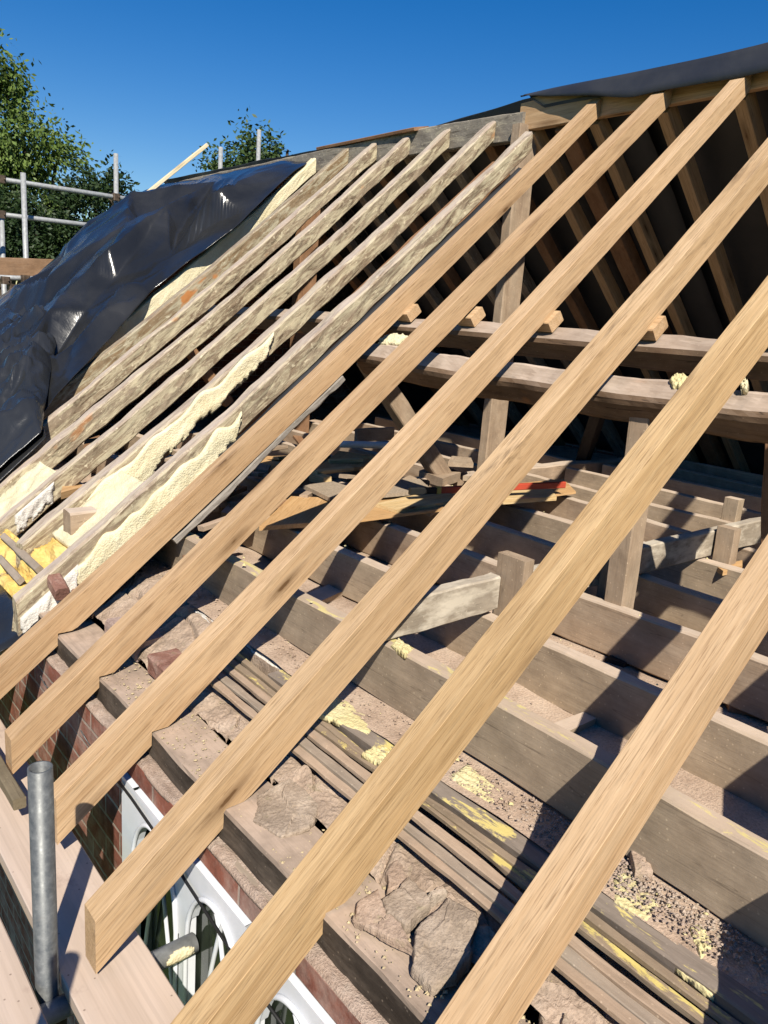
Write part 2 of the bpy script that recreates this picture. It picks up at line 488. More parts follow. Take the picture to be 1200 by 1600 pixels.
def mat_mortar():
    t = NT('lime_mortar', .95, .1)
    a = t.noise(t.coords((1, 1, 1), rnd=False), 26, 6, .7)
    col = t.ramp(a, [(.3, (.30, .215, .165)), (.55, (.44, .335, .265)), (.75, (.52, .42, .34))])
    b = t.noise(t.coords((1, 1, 1), rnd=False), 190, 2, .7)
    col = t.mix(.5, col, t.ramp(b, [(.3, .5), (.6, 1.1)]), 'MULTIPLY')
    return t.done(col, t.bump(t.math('ADD', a, b), .8, .006))
MORTAR = mat_mortar()

def mat_plastic(name, col, rough, wr=.25):
    t = NT(name, rough, .5)
    a = t.noise(t.coords((1, 1, 1), rnd=False), 5, 5, .6, 1.2)
    b = t.noise(t.coords((1, 1, 1), rnd=False), 22, 3, .5, .4)
    d = t.noise(t.coords((1, 1, 1), rnd=False), 1.7, 4, .6, .6)
    dusty = t.ramp(d, [(.4, .02), (.72, .10)])
    c = t.mix(dusty, col, (.20, .19, .18))
    r = t.ramp(d, [(.35, rough * .75), (.7, rough * 1.6)])
    return t.done(c, t.bump(t.math('ADD', a, t.math('MULTIPLY', b, .4)), wr, .02), r)
TARP = mat_plastic('black_polythene', (.011, .012, .0135), .2, .14)
TARPS = mat_plastic('shiny_polythene', (.016, .018, .021), .2, .2)
MEMB = mat_plastic('black_roof_membrane', (.022, .024, .030), .55, .12)
LINER = mat_plastic('matt_black_liner', (.006, .006, .0065), .75, .1)

def mat_simple(name, col, rough=.6, spec=.3, metal=0.0, n=0.0, ns=20):
    t = NT(name, rough, spec); t.b.inputs['Metallic'].default_value = metal
    a = t.noise(t.coords((1, 1, 1)), ns, 5, .65)
    lo = tuple(x * (1 - n) for x in col); hi = tuple(min(1, x * (1 + n * .6)) for x in col)
    return t.done(t.ramp(a, [(.3, lo), (.7, hi)]), t.bump(a, .12, .002))

def mat_galv():
    t = NT('galvanised_tube', .5, .5); t.b.inputs['Metallic'].default_value = .3
    a = t.noise(t.coords((1, 1, 1)), 55, 6, .7)
    c = t.ramp(a, [(.3, (.085, .09, .09)), (.55, (.135, .14, .138)), (.72, (.20, .205, .20))])
    b = t.noise(t.coords((3, 22, 22)), 1, 5, .7)
    c = t.mix(t.ramp(b, [(.60, 0.0), (.68, .6)]), c, (.36, .35, .32))
    e = t.noise(t.coords((1, 1, 1)), 9, 5, .7)
    c = t.mix(t.ramp(e, [(.62, 0.0), (.72, .6)]), c, (.12, .085, .055))
    return t.done(c, t.bump(a, .2, .002), t.ramp(a, [(.3, .35), (.7, .62)]))
GALV = mat_galv()
GALVL = mat_simple('bright_galvanised_tube', (.36, .365, .36), .5, .5, .15, .3, 40)
STEEL = mat_simple('rusty_coupler_steel', (.12, .085, .06), .6, .4, .5, .5)
WHITE = mat_simple('white_window_paint', (.74, .76, .80), .35, .4, 0, .06)
GLASSM = None
def mat_glass():
    t = NT('dark_window_glass', .06, .6)
    a = t.noise(t.coords((1, 1, 1), rnd=False), 7, 5, .6)
    return t.done(t.ramp(a, [(.35, (.012, .016, .012)), (.6, (.035, .045, .028)), (.8, (.07, .08, .05))]), t.bump(t.noise(t.coords((1, 1, 1), rnd=False), 3, 2), .05, .02))  # mottled green in the colour stands in for the mirrored garden
GLASS = mat_glass()
CABLE = mat_simple('black_cable', (.015, .015, .015), .5)
REDL = mat_simple('red_metal', (.50, .075, .04), .4, .4, 0, .12)
BLACKL = mat_simple('black_metal', (.02, .02, .02), .45)
YELL = mat_simple('yellow_plastic', (.6, .42, .1), .5)
WPVC = mat_simple('white_plastic_tube', (.75, .76, .77), .4, .4, 0, .08)

def mat_deck():
    t = NT('dusty_scaffold_board', .9, .12)
    a = t.noise(t.coords((.8, 7, 7)), 1, 6, .6)
    col = t.ramp(a, [(.3, (.46, .345, .26)), (.5, (.54, .42, .33)), (.7, (.60, .475, .385))])
    g = t.noise(t.coords((2, 90, 90)), 1, 3, .6)
    col = t.mix(.45, col, t.ramp(g, [(.35, .8), (.6, 1.05)]), 'MULTIPLY')
    d = t.noise(t.coords((9, 9, 9)), 1, 5, .7)
    col = t.mix(t.ramp(d, [(.60, 0.0), (.75, .5)]), col, (.30, .21, .17))
    s = t.vor(t.coords((30, 30, 30)), 1)
    col = t.mix(t.ramp(s, [(.06, .7), (.09, 0.0)]), col, (.2, .14, .11))
    return t.done(col, t.bump(g, .2, .003))
DECK = mat_deck()
PLY = mat_oak('plywood_sheet', (.62, .40, .20), (.55, .33, .15), (.43, .245, .10), knots=False, fine=.5)
CHIP = mat_simple('grey_chipboard', (.38, .30, .22), .85, .15, 0, .35, 120)

def mat_leaf(name, a, b, c):
    t = NT(name, .55, .3)
    oi = t.noise(t.coords((1, 1, 1), rnd=False), 1.3, 4, .6)
    f = t.noise(t.coords((1, 1, 1), rnd=False), 9, 2, .6)
    col = t.ramp(t.math('ADD', t.math('MULTIPLY', oi, .6), t.math('MULTIPLY', f, .4)), [(.35, a), (.5, b), (.65, c)])
    return t.done(col)
LEAF1 = mat_leaf('willow_leaf', (.05, .085, .016), (.095, .145, .027), (.15, .205, .045))
LEAF2 = mat_leaf('dark_leaf', (.012, .026, .008), (.024, .046, .012), (.05, .075, .02))
LEAF3 = mat_leaf('mid_leaf', (.03, .055, .016), (.05, .085, .022), (.075, .115, .033))
BARK = mat_simple('bark', (.10, .075, .055), .9, .1, 0, .4)
def mat_ground():
    t = NT('grass_ground', .95, .1)
    a = t.noise(t.coords((1, 1, 1), rnd=False), .6, 6, .65)
    return t.done(t.ramp(a, [(.3, (.05, .075, .022)), (.6, (.085, .12, .035)), (.8, (.12, .12, .05))]))
GROUND = mat_ground()

# ================================================================== SETTING
mesh_obj('ground', [V((-400, -400, -5.4)), V((400, -400, -5.4)), V((400, 400, -5.4)), V((-400, 400, -5.4))], [(0, 1, 2, 3)], GROUND)
bpy.data.objects['ground']['kind'] = 'structure'

# dusty ceiling boards between the joists
def floor_sheet():
    vs, fs = [], []
    nx, ny = 130, 120
    x0, x1, y0, y1 = 1.165, 6.3, -1.4, 7.5
    for i in range(nx + 1):
        for j in range(ny + 1):
            u = (i / nx) ** 1.5
            x = x0 + (x1 - x0) * u; y = y0 + (y1 - y0) * j / ny
            z = -1.003 + .012 * N((x * 5, y * 5, 0)) + .005 * N((x * 21, y * 21, 4))
            vs.append(V((x, y, z)))
    for i in range(nx):
        for j in range(ny):
            a = i * (ny + 1) + j
            fs.append((a, a + ny + 1, a + ny + 2, a + 1))
    o = mesh_obj('floor', vs, fs, DUSTM, smooth=True); o['kind'] = 'structure'
floor_sheet()

# ------------------------------------------------------------------ brick wall with its window
def box(vs, fs, x0, x1, y0, y1, z0, z1):
    b = len(vs)
    for x in (x0, x1):
        for y in (y0, y1):
            for z in (z0, z1): vs.append(V((x, y, z)))
    for f in ((0, 1, 3, 2), (4, 6, 7, 5), (0, 4, 5, 1), (2, 3, 7, 6), (0, 2, 6, 4), (1, 5, 7, 3)):
        fs.append(tuple(b + i for i in f))
vs, fs = [], []
WY0, WY1, WZ0, WZ1 = -.45, 1.885, -2.65, -1.276
box(vs, fs, .757, 1.12, WY1, 7.45, -5.4, -1.216)
box(vs, fs, .757, 1.12, -1.5, WY0, -5.4, -1.216)
box(vs, fs, .757, 1.12, WY0, WY1, WZ1, -1.216)
box(vs, fs, .757, 1.12, WY0, WY1, -5.4, WZ0)
wall = mesh_obj('brick_wall', vs, fs, BRICK)
tag(wall, 'red brick outer wall below the rafter feet, with white arched window', 'wall')
# mortar bed on top of the brickwork
grid_slab('mortar_bed', lambda u, v: V((.757 + .05 * v + .006 * N((u * 60, 0, 1)), -1.5 + 8.9 * u, -1.218)), 380, 6,
          lambda u, v: 1, lambda u, v: V((0, 0, .010 + .006 * N((u * 110, v * 3, 0)) + .006 * N((u * 330, v * 9, 2)))), V((0, 0, -.004)), MORTAR, Matrix.Identity(4), wall)
# rubble core of the wall head: cracked dusty slabs of stone and mortar
def slab_h(x, y):
    p = V((x * 8.5 + .5 * N((x * 4, y * 4, 0)), y * 5.5 + .5 * N((x * 4, y * 4, 5)), .3))
    dist, pts = noise.voronoi(p)
    c = pts[0]
    k = N(c, 1.7, 3); k2 = N(c, 2.3, 8)
    tilt = (p.x - c.x) * k2 * .035 + (p.y - c.y) * k * .03
    crack = max(0, 1 - (dist[1] - dist[0]) / .07)
    return .026 * k + tilt - .016 * crack + .005 * N((x * 38, y * 30, 2)) + .003 * N((x * 110, y * 90, 6))
def core_z(x, y):
    s = (x - .93) / .29
    lin = -1.112 + .105 * min(1, s * 1.05)
    if y < 2.05 and x > .985:
        lin = min(lin, -1.088) if x < 1.165 else -1.02
    amp = 1.0 if x < 1.0 or y > 2.05 else .35
    if y > 2.0: lin = -1.108 + .10 * min(1, s * 1.4)
    return lin + amp * slab_h(x, y)
def rubble(y0, y1, ny, nx):
    vs, fs = [], []
    for i in range(ny + 1):
        y = y0 + (y1 - y0) * i / ny
        for j in range(nx + 1):
            x = .932 + .288 * j / nx
            vs.append(V((x, y, core_z(x, y))))
    for i in range(ny):
        for j in range(nx):
            a = i * (nx + 1) + j
            fs.append((a, a + nx + 1, a + nx + 2, a + 1)[::-1])
    return mesh_obj('rubble_core', vs, fs, RUBBLE, Matrix.Identity(4), wall)
RUBBLE = mat_stone('rubble_core', (.25, .185, .135), (.42, .315, .235), (.50, .39, .30))
rubble(-.2, 2.95, 760, 70)
rubble(2.95, 7.4, 300, 14)

# window: white panel pierced by arched lights
LIGHTS = [1.665, 1.335, 1.005, .675, .345, .015, -.285]
HW = .135
def arch_z(dy):
    t = min(1, abs(dy) / HW)
    return -1.325 - .21 * (1 - math.sqrt(max(0, 1 - t ** 2.1)))
ys = []
y = WY0
while y < WY1 + 1e-6: ys.append(y); y += .012
ys.append(WY1)
vs, fs = [], []
XP = .742
def low(y):
    for c in LIGHTS:
        if abs(y - c) < HW: return arch_z(y - c)
    return -2.62
bot = [low(y) for y in ys]
for i, y in enumerate(ys):
    for x in (XP, XP + .022):
        vs.append(V((x, y, WZ1 - .004))); vs.append(V((x, y, bot[i])))
for i in range(len(ys) - 1):
    a = i * 4; b = a + 4
    jump = abs(bot[i] - bot[i + 1]) > .5
    if jump:
        # vertical mullion edge
        za = max(bot[i], bot[i + 1])
        k = len(vs)
        vs += [V((XP, ys[i], za)), V((XP + .022, ys[i], za)), V((XP, ys[i + 1], za)), V((XP + .022, ys[i + 1], za))]
        fs.append((a, b, k + 2, k)); fs.append((a + 2, k + 1, k + 3, b + 2))
        e = i if bot[i] < -2 else i + 1
        fs.append((k + (0 if e == i else 2), k + (1 if e == i else 3), e * 4 + 3, e * 4 + 1))
    else:
        fs += [(a, b, b + 1, a + 1), (a + 2, a + 3, b + 3, b + 2), (a + 1, b + 1, b + 3, a + 3), (a, a + 2, b + 2, b)]
window = mesh_obj('window', vs, fs, WHITE, Matrix.Translation(V((XP, .7, -1.9))), wall)
vs, fs = [], []
box(vs, fs, XP + .03, XP + .036, WY0, WY1, WZ0, WZ1 - .004)
mesh_obj('pane', vs, fs, GLASS, Matrix.Translation(V((XP, .7, -1.9))), window)
for c in LIGHTS[:5]:
    pts = [V((XP - .004, c + HW * 1.02 * s, arch_z(HW * s))) for s in [q / 14 - 1 for q in range(29)]]
    pts = [V((XP - .004, c - HW * 1.02, -2.6))] + pts + [V((XP - .004, c + HW * 1.02, -2.6))]
    pipe('arch_moulding', pts, .0065, WHITE, window)
    for sgn in (-1, 1):                                        # curved tracery bars crossing inside the light
        pts = []
        for q in range(15):
            t = q / 14
            pts.append(V((XP + .012, c + sgn * (HW - .155 * math.sin(t * 1.45) ), -1.36 - .62 * (1 - math.sin(t * math.pi / 2)) ** 1.1)))
        pipe('glazing_bar', pts, .0058, WHITE, window)
pipe('cable', [at(186, 1222, X=.735), at(205, 1247, X=.733), at(245, 1305, X=.731), at(292, 1380, X=.733), at(330, 1438, X=.73), at(368, 1497, X=.733), at(400, 1545, X=.735), at(470, 1640, X=.735)], .004, CABLE, window)
# bullnose brick jamb beside the window
vs, fs = [], []

# ------------------------------------------------------------------ wall plate
def plate_pts(): return [V((.868, -1.4 + i * .3, -1.1705 + .004 * N((i, 0, 0)))) for i in range(29)]
pl = timber('wall_plate', plate_pts(), .15, .083, PLATE, k=150, bev=.006, sub=3, rough=.006, rs=7, endrough=.01)
tag(pl, 'black stained timber wall plate with a dusty top along the brick wall head', 'wall plate')
# thin grey slats shimmed under the plate
sh = timber('shim_slat', [at(345, 1322, Z=-1.211), at(440, 1430, Z=-1.211)], .022, .006, LATHD, rough=.002)
tag(sh, 'thin grey slat wedged under the dark wall plate above the window', 'slat')

# ------------------------------------------------------------------ rafters
def rafter(name, yr, w, x0, x1, b0=-.022, b1=-.025, sag=.022, t0=.075, t1=.045, mat=OAK, skew=0.0, bow=0.0, notch=True, rough=.0014, bev=.0011, sub=1, rs=6, tailcut=0.0, endrough=0.0, tsag=None, step=.07):
    xs = []
    x = x0
    while x < x1: xs.append(x); x += step
    xs.append(x1)
    if notch: xs = sorted(set([q for q in xs if abs(q - XE) > .02 and abs(q - .84) > .015] + [XE - .0004, XE + .0004, .815, .84, .86]))
    st = []
    off = random.uniform(0, 60)
    for x in xs:
        u = (x - x0) / (x1 - x0)
        s = math.sin(math.pi * u)
        tb = b0 + (b1 - b0) * u - sag * s
        tt = t0 + (t1 - t0) * u - (sag if tsag is None else tsag) * s
        zb, zt = zr(x, tb), zr(x, tt)
        if notch and x > XE: zb = max(zb, min(ZE + .004 + (x - XE) * .02, zr(x, .03)))
        y = yr + skew * u + bow * s + rough * 2 * N((x * 1.2, off, 0))
        ww = w + rough * 2 * N((x * 1.1, off, 5))
        dz = rough * N((x * 2, off, 9))
        st.append([V((x, y + ww, zb + dz)), V((x, y, zb + dz)), V((x, y, zt + dz)), V((x, y + ww, zt + dz))])
    M = frame(V((x0, yr + w / 2, zr(x0))), V((x1, yr + skew + w / 2, zr(x1))))
    return loft(name, st, mat, M, bev, sub, rough, rs, endrough=endrough)

XT = XR - .004
new = [
    (2.572, .060, .50, XT, dict(skew=-.012, mat=OAK2, t0=.066, t1=.04, sag=.026), 'new oak rafter beside the black plastic strip, first of the new row from the left'),
    (2.186, .064, .535, XT, dict(skew=-.008, mat=OAK2, t0=.066, t1=.045, sag=.008), 'second new oak rafter from the left, its foot under the mossy batten end'),
    (1.800, .064, .54, XT, dict(skew=.01, mat=OAK, t0=.078), 'third new oak rafter from the left, its foot behind the upright scaffold tube'),
    (1.392, .062, .489, XT, dict(mat=OAK3, t0=.082, t1=.055, sag=.026, tsag=.018), 'oak rafter with dark stains on its side and splits near its foot over the deck'),
    (.996, .064, .44, XT, dict(mat=OAKY, t0=.085, t1=.07, tsag=.01), 'golden knotty oak rafter crossing in front of the log, second from the right'),
    (.594, .066, .48, XT, dict(mat=OAK, t0=.072, b0=-.03, sag=.02), 'nearest new oak rafter, large at the right edge of the picture'),
]
RAFT = []
for (yr, w, x0, x1, kw, lab) in new:
    o = rafter('oak_rafter', yr, w, x0, x1, **kw)
    tag(o, lab, 'rafter', 'new oak rafters')
    RAFT.append(o)
for yr in (.19, -.22, -.62):                                    # the row goes on beside the viewer: they shade the floor
    o = rafter('oak_rafter', yr, .064, .48, XT, mat=OAK)
    tag(o, 'new oak rafter of the row beyond the right edge, shading the floor', 'rafter', 'new oak rafters')

# old rafters
old = [
    (2.825, .070, .735, 3.22, dict(mat=OLDR, t0=.075, t1=.045, sag=.02, skew=-.03), 'old rafter next to the black plastic strip, cream foam along its lower side'),
    (3.215, .072, .86, 3.38, dict(mat=OLDR, bow=-.05, t0=.06), 'old rafter with a long ragged cream foam band, second from the new oak'),
    (3.575, .070, .86, 3.38, dict(mat=OLDR, bow=-.03, t0=.06), 'grey green old rafter, third from the new oak, plaster lump near its foot'),
    (3.925, .068, .95, 3.38, dict(mat=OLDR, bow=-.03, t0=.06), 'grey green old rafter fourth from the new oak, foam chunk at its foot'),
    (4.245, .066, 1.0, 3.38, dict(mat=OLDR, t0=.06), 'old rafter fifth from the new oak, its foot under the torn plastic'),
    (4.545, .070, 1.15, 3.38, dict(mat=OLDR2, bow=-.03, t0=.065, rough=.004), 'rough brown old rafter with orange bare patches beside the plastic sheet'),
    (4.865, .068, 1.3, 3.33, dict(mat=FOAM, bow=-.04, t0=.06), 'old rafter coated all over in cream foam, nearest the plastic sheet'),
]
OLD = []
for (yr, w, x0, x1, kw, lab) in old:
    kw = dict(kw); kw.setdefault('rough', .0085)
    o = rafter('old_rafter', yr, w, x0, x1, b0=-.035, b1=-.035, notch=False, bev=.009, sub=4, rs=7, endrough=.014, step=.04, **kw)
    tag(o, lab, 'rafter', 'old rafters')
    OLD.append(o)

# ragged foam left on the sides of the old rafters (children of the rafter)
def side_foam(i, xa, xb, top, bot, mat=FOAM, th=.012, rag=.03, name='spray_foam', dens=170, seed=0, out=.004):
    yr = old[i][0]; w = old[i][1]; kw = old[i][4]; x0, x1 = old[i][2], old[i][3]
    def P(u, v):
        x = xa + (xb - xa) * u
        uu = (x - x0) / (x1 - x0)
        y = yr + kw.get('skew', 0) * uu + kw.get('bow', 0) * math.sin(math.pi * uu) - out
        tp = top(u) if callable(top) else top
        bt = bot(u) if callable(bot) else bot
        perp = tp + (bt - tp) * v
        return V((x, y, 0)) + V((0, 0, zr(x, perp)))
    def mask(u, v):
        r = .70 + .30 * N((u * 7, 1, seed)) + .12 * N((u * 26, v * 3, seed)) + .10 * N((u * 60, v * 9, seed))
        e = min(u, 1 - u) * 14
        return min(r, e + .25 * N((u * 20, v * 6, seed)) + .1) - v
    n = int((xb - xa) * dens)
    return grid_slab(name, P, n, 16, mask, lambda u, v: V((0, -1, .2)) * (th * (.55 + .45 * N((u * 9, v * 3, seed)) + .35 * abs(N((u * 60, v * 8, seed))))),
                     V((0, .012, 0)), mat, MW[OLD[i].name], OLD[i])
side_foam(0, .93, 1.62, lambda u: .02 + .025 * N((u * 9, 3, 3)), lambda u: -.105 - .045 * math.sin(min(1, u * 1.25) * 3.1), seed=3, th=.016)
side_foam(1, 1.04, 1.98, lambda u: .03 + .03 * N((u * 9, 3, 8)), lambda u: -.125 + .05 * u, seed=8, th=.014)
side_foam(2, .93, 1.10, .04, -.05, seed=33, th=.018, mat=FOAMW, name='plaster_lump')
side_foam(0, .74, .95, .02, -.12, seed=37, th=.02, mat=FOAMW, name='plaster_lump')

# old insulation foam slabs bedded between the rafter feet
def foam_slab(y0, y1, xa, xb, perp, mat, lab, seed, lump=.012):
    def P(u, v):
        x = xa + (xb - xa) * u
        return V((x, y0 + (y1 - y0) * v, zr(x, perp)))
    o = grid_slab('foam_slab', P, 60, 26, lambda u, v: min(min(u, 1 - u) * 9, min(v, 1 - v) * 12) + .4 * N((u * 6, v * 4, seed)) + .25 * N((u * 22, v * 9, seed)) + .12,
                  lambda u, v: NRM * (.05 + lump * N((u * 5, v * 4, seed)) + lump * .6 * abs(N((u * 24, v * 12, seed)))), NRM * -.03, mat, Matrix.Translation(P(.5, .5)))
    tag(o, lab, 'foam slab', 'foam between the old rafter feet')
foam_slab(2.90, 3.20, 1.00, 1.30, -.03, FOAM, 'pale cream foam slab between the two foam banded rafter feet', 2)
foam_slab(2.91, 3.22, .80, 1.01, -.045, FOAMO, 'bright yellow foam slab at the eaves between the first two old rafter feet', 5, .03)
foam_slab(3.66, 3.92, .92, 1.18, -.02, FOAM, 'cream foam slab at the left edge between old rafter feet', 9)
foam_slab(3.30, 3.57, .78, .93, -.03, FOAMO, 'yellow foam remnant under the plaster lump at the left edge', 12, .02)
for a, b, lab in (((5, 838), (62, 890), 'short dark slat crossing the yellow foam at the eaves'), ((0, 872), (32, 908), 'short dark slat lying at the left edge beside the old rafter foot')):
    s = timber('slat', [roof(*a, off=.03), roof(*b, off=.03)], .028, .022, LATHD, up=NRM, rough=.003)
    tag(s, lab, 'slat')

# packing wedges between rafters and purlin
for yr, w, lab in ((2.56, .06, 'first'), (2.184, .064, 'second'), (1.805, .064, 'third'), (1.392, .062, 'fourth'), (.996, .064, 'fifth')):
    xm = 2.285
    p = V((xm, 0, zr(xm, -.066)))
    dirv = V((COS, 0, SIN))
    o = timber('oak_wedge', [V((p.x, yr - .02, p.z)) , V((p.x, yr + w + .004, p.z))], .075, .043, OAK, up=NRM, k=4, rough=.001)
    tag(o, 'small oak packing wedge on the upper purlin under the %s new rafter from the left' % lab, 'wedge', 'packing wedges on the purlin')

# ------------------------------------------------------------------ ridge
o = timber('ridge_board', [V((XR + .022, 3.085, 1.125)), V((XR + .022, 1.5, 1.14)), V((XR + .022, -1.5, 1.145))], .042, .16, OAK2, k=24)
tag(o, 'new oak ridge board with a sunlit end, under the black membrane', 'ridge board')
o = timber('ridge_board', [V((XR + .002, 3.045, 1.065)), V((XR - .01, 4.0, 1.075)), V((XR + .002, 5.6, 1.06)), V((XR, 7.4, 1.03))], .05, .145, RIDGE, k=60, bev=.006, sub=3, rough=.004)
tag(o, 'weathered grey old ridge board with foam marks joining the old rafter tops', 'ridge board')
o = timber('board', [V((XR + .03, 4.95, 1.165)), V((XR - .01, 3.86, 1.155))], .12, .02, POSTB, k=12, up=V((-.25, 0, 1)))
tag(o, 'thin brown board lying along the top of the old ridge', 'board')

# ------------------------------------------------------------------ purlins
U = V((COS, 0, SIN))
def purl(name, pts, w, d, mat, **k):
    return timber(name, pts, w, d, mat, up=NRM, **k)
def on_roof(x, y, perp): return V((x, y, zr(x, perp)))
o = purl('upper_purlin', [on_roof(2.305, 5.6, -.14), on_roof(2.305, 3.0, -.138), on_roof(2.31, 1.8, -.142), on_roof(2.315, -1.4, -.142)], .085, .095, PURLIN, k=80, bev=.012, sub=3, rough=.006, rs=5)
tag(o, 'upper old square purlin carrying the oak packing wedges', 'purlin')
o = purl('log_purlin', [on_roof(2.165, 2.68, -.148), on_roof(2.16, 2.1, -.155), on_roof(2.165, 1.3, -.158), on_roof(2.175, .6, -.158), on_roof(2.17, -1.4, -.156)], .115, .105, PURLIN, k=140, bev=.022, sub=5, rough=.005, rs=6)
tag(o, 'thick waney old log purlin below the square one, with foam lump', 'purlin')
def log_patch(name, quad, off, mat, seed, th):
    A = [roof(px, py, off) for px, py in quad]
    P = lambda u, v: A[0].lerp(A[1], u).lerp(A[3].lerp(A[2], u), v)
    grid_slab(name, P, 24, 20, lambda u, v: .46 - math.hypot(u - .5, v - .5) + .22 * N((u * 5, v * 5, seed)), lambda u, v: NRM * th * (1 + .7 * N((u * 9, v * 9, seed))), NRM * -.02, mat, MW[o.name], o)
log_patch('foam_patch', [(1048, 584), (1078, 584), (1072, 608), (1044, 606)], -.098, FOAMY, 1, .008)
log_patch('foam_patch', [(1158, 592), (1170, 594), (1168, 614), (1157, 612)], -.098, FOAM, 4, .012)
log_patch('foam_patch', [(596, 522), (640, 520), (630, 536), (585, 540)], -.096, FOAM, 7, .005)

# ------------------------------------------------------------------ posts and struts of the two old trusses
o = timber('king_post', [V((3.435, 3.045, -.98)), V((3.435, 3.045, 1.07))], .15, .065, POST, up=V((0, 1, 0)), k=30, bev=.006, sub=2, rough=.004)
tag(o, 'tall old king post in sun where new and old rafters meet', 'post')
o = timber('king_post', [V((3.435, 5.08, -.98)), V((3.435, 5.08, 1.04))], .16, .09, POSTB, up=V((0, 1, 0)), k=30, bev=.006, sub=2, rough=.004)
tag(o, 'reddish brown king post behind the grey old rafters', 'post')
o = timber('strut', [at(700, 760, Y=3.05), at(572, 560, Y=3.05)], .075, .10, POST, up=V((1, 0, 1)), k=14, bev=.006, sub=2, rough=.004)
tag(o, 'diagonal old strut from the floor up to the end of the log', 'strut')
o = timber('strut', [at(356, 630, Y=5.05), at(262, 500, Y=5.05)], .07, .075, POSTB, up=V((1, 0, 1)), k=14, rough=.004)
tag(o, 'thin brown strut seen in pieces between the old rafters', 'strut')
o = timber('support_post', [V((2.165, 1.295, -1.0)), V((2.165, 1.305, -.215))], .075, .07, POST, up=V((0, 1, 0)), k=14, bev=.004, rough=.003)
tag(o, 'short brown post standing under the log behind the golden rafter', 'post')
o = timber('support_post', [at(1212, 850, X=2.6), at(1218, 690, X=2.6)], .075, .07, POSTB, up=V((0, 1, 0)), k=14, bev=.004, rough=.003)
tag(o, 'brown post at the right edge of the picture behind the rail', 'post')
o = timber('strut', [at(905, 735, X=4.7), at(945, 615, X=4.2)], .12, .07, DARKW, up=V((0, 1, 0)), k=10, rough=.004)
tag(o, 'dark leaning strut far inside under the log', 'strut')
# truss feet: principal behind the first old rafter
o = timber('principal_rafter', [on_roof(.95, 3.06, -.12), on_roof(3.3, 3.06, -.12)], .09, .11, POSTB, up=NRM, k=26, rough=.005, sub=2)
tag(o, 'old brown principal rafter under the first old rafter', 'principal rafter')

# ------------------------------------------------------------------ far slope
def far(name, y, w, mat, d=.085, lab='', grp=None, x1=5.95):
    p0 = V((XR + .055, y, 1.06)); p1 = V((x1, y, 1.06 - (x1 - XR - .055) * TAN))
    o = timber(name, [p0, p1], w, d, mat, up=V((SIN, 0, COS)), k=24, rough=.003)
    tag(o, lab, 'rafter', grp)
yf = [3.02, 2.615, 2.24, 1.87, 1.46, 1.06, .66, .26, -.15]
names = ['first', 'second', 'third', 'fourth', 'fifth', 'sixth', 'seventh', 'eighth', 'ninth']
for i, y in enumerate(yf):
    far('far_rafter', y, .058, OAK2, lab='brown oak rafter of the far slope inside, %s from the king post' % names[i], grp='far slope oak rafters')
for i, y in enumerate([2.80, 1.64]):
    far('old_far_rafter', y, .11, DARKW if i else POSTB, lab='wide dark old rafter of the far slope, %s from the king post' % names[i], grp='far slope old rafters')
for i, y in enumerate([3.35, 3.7, 4.05, 4.4, 4.75, 5.3, 5.65]):
    far('old_far_rafter', y, .075, PALEW if i % 3 else POSTB, lab='old far slope rafter seen through the old rafters, %s beyond the king post' % names[i], grp='far slope rafters of the old part')

# black membrane over the far slope, folded over the new ridge
def membrane():
    vs, fs = [], []
    ny = 150
    prof = []
    for k in range(34):
        prof.append(k / 33)
    for j in range(ny + 1):
        y = -1.6 + (3.075 + 1.6) * j / ny
        for a in prof:
            w = .008 * N((y * 3, a * 6, 0)) + .004 * N((y * 9, a * 20, 3))
            hump = .018 * math.sin(y * 2.1 + .6) + .012 * N((y * 1.7, 0, 7))
            endt = 0
            if a < .12:                                  # apron hanging on the near side
                t = a / .12
                tp = max(.06, min(1, (3.09 - y) / .75))
                x = XR - .015 - .06 * tp * (1 - t) + w * 1.2
                z = 1.092 + .13 * (1 - tp) + .010 * N((y * 4, 1, 1)); z += (1.212 + .026 * min(1, max(0, (3.08 - y) / 1.2)) + hump * tp - z) * t ** .8
            elif a < .22:
                t = (a - .12) / .10
                tp = max(.06, min(1, (3.09 - y) / .75))
                x = XR - .015 + .07 * t
                z0 = 1.212 + .026 * min(1, max(0, (3.08 - y) / 1.2)) + hump * tp
                z = z0 + (1.223 + hump - z0) * t + .012 * math.sin(t * math.pi)
            else:
                t = (a - .22) / .78
                x = XR + .055 + 2.62 * t
                z = 1.223 + hump * (1 - t) - 2.62 * t * TAN + w
            vs.append(V((x, y, z)))
    m = len(prof)
    for j in range(ny):
        for i in range(m - 1):
            a = j * m + i
            fs.append((a, a + 1, a + m + 1, a + m))
    o = mesh_obj('roof_membrane', vs, fs, MEMB, smooth=True)
    sm = o.modifiers.new('thickness', 'SOLIDIFY'); sm.thickness = .002
    tag(o, 'black membrane folded over the new ridge and down the far slope', 'membrane')
membrane()
vs, fs = [], []
for j in range(61):
    y = 2.4 + 5.16 * j / 60
    for i in range(12):
        t = i / 11
        bump = .05 * max(0, 1 - max(0, y - 3.1) / .8) ** 1.3 - (.05 if y < 3.0 else 0)
        vs.append(V((XR - .012 + .05 * min(1, t * 6) + 2.6 * t, y, 1.150 + bump - .0 - 2.6 * t * TAN + .012 * N((y * 2, t * 5, 2)))))
for j in range(60):
    for i in range(11):
        a = j * 12 + i; fs.append((a, a + 1, a + 13, a + 12))
o = mesh_obj('roof_membrane', vs, fs, MEMB, smooth=True)
o.modifiers.new('thickness', 'SOLIDIFY').thickness = .002
tag(o, 'black membrane on the far slope behind the old ridge board', 'membrane')
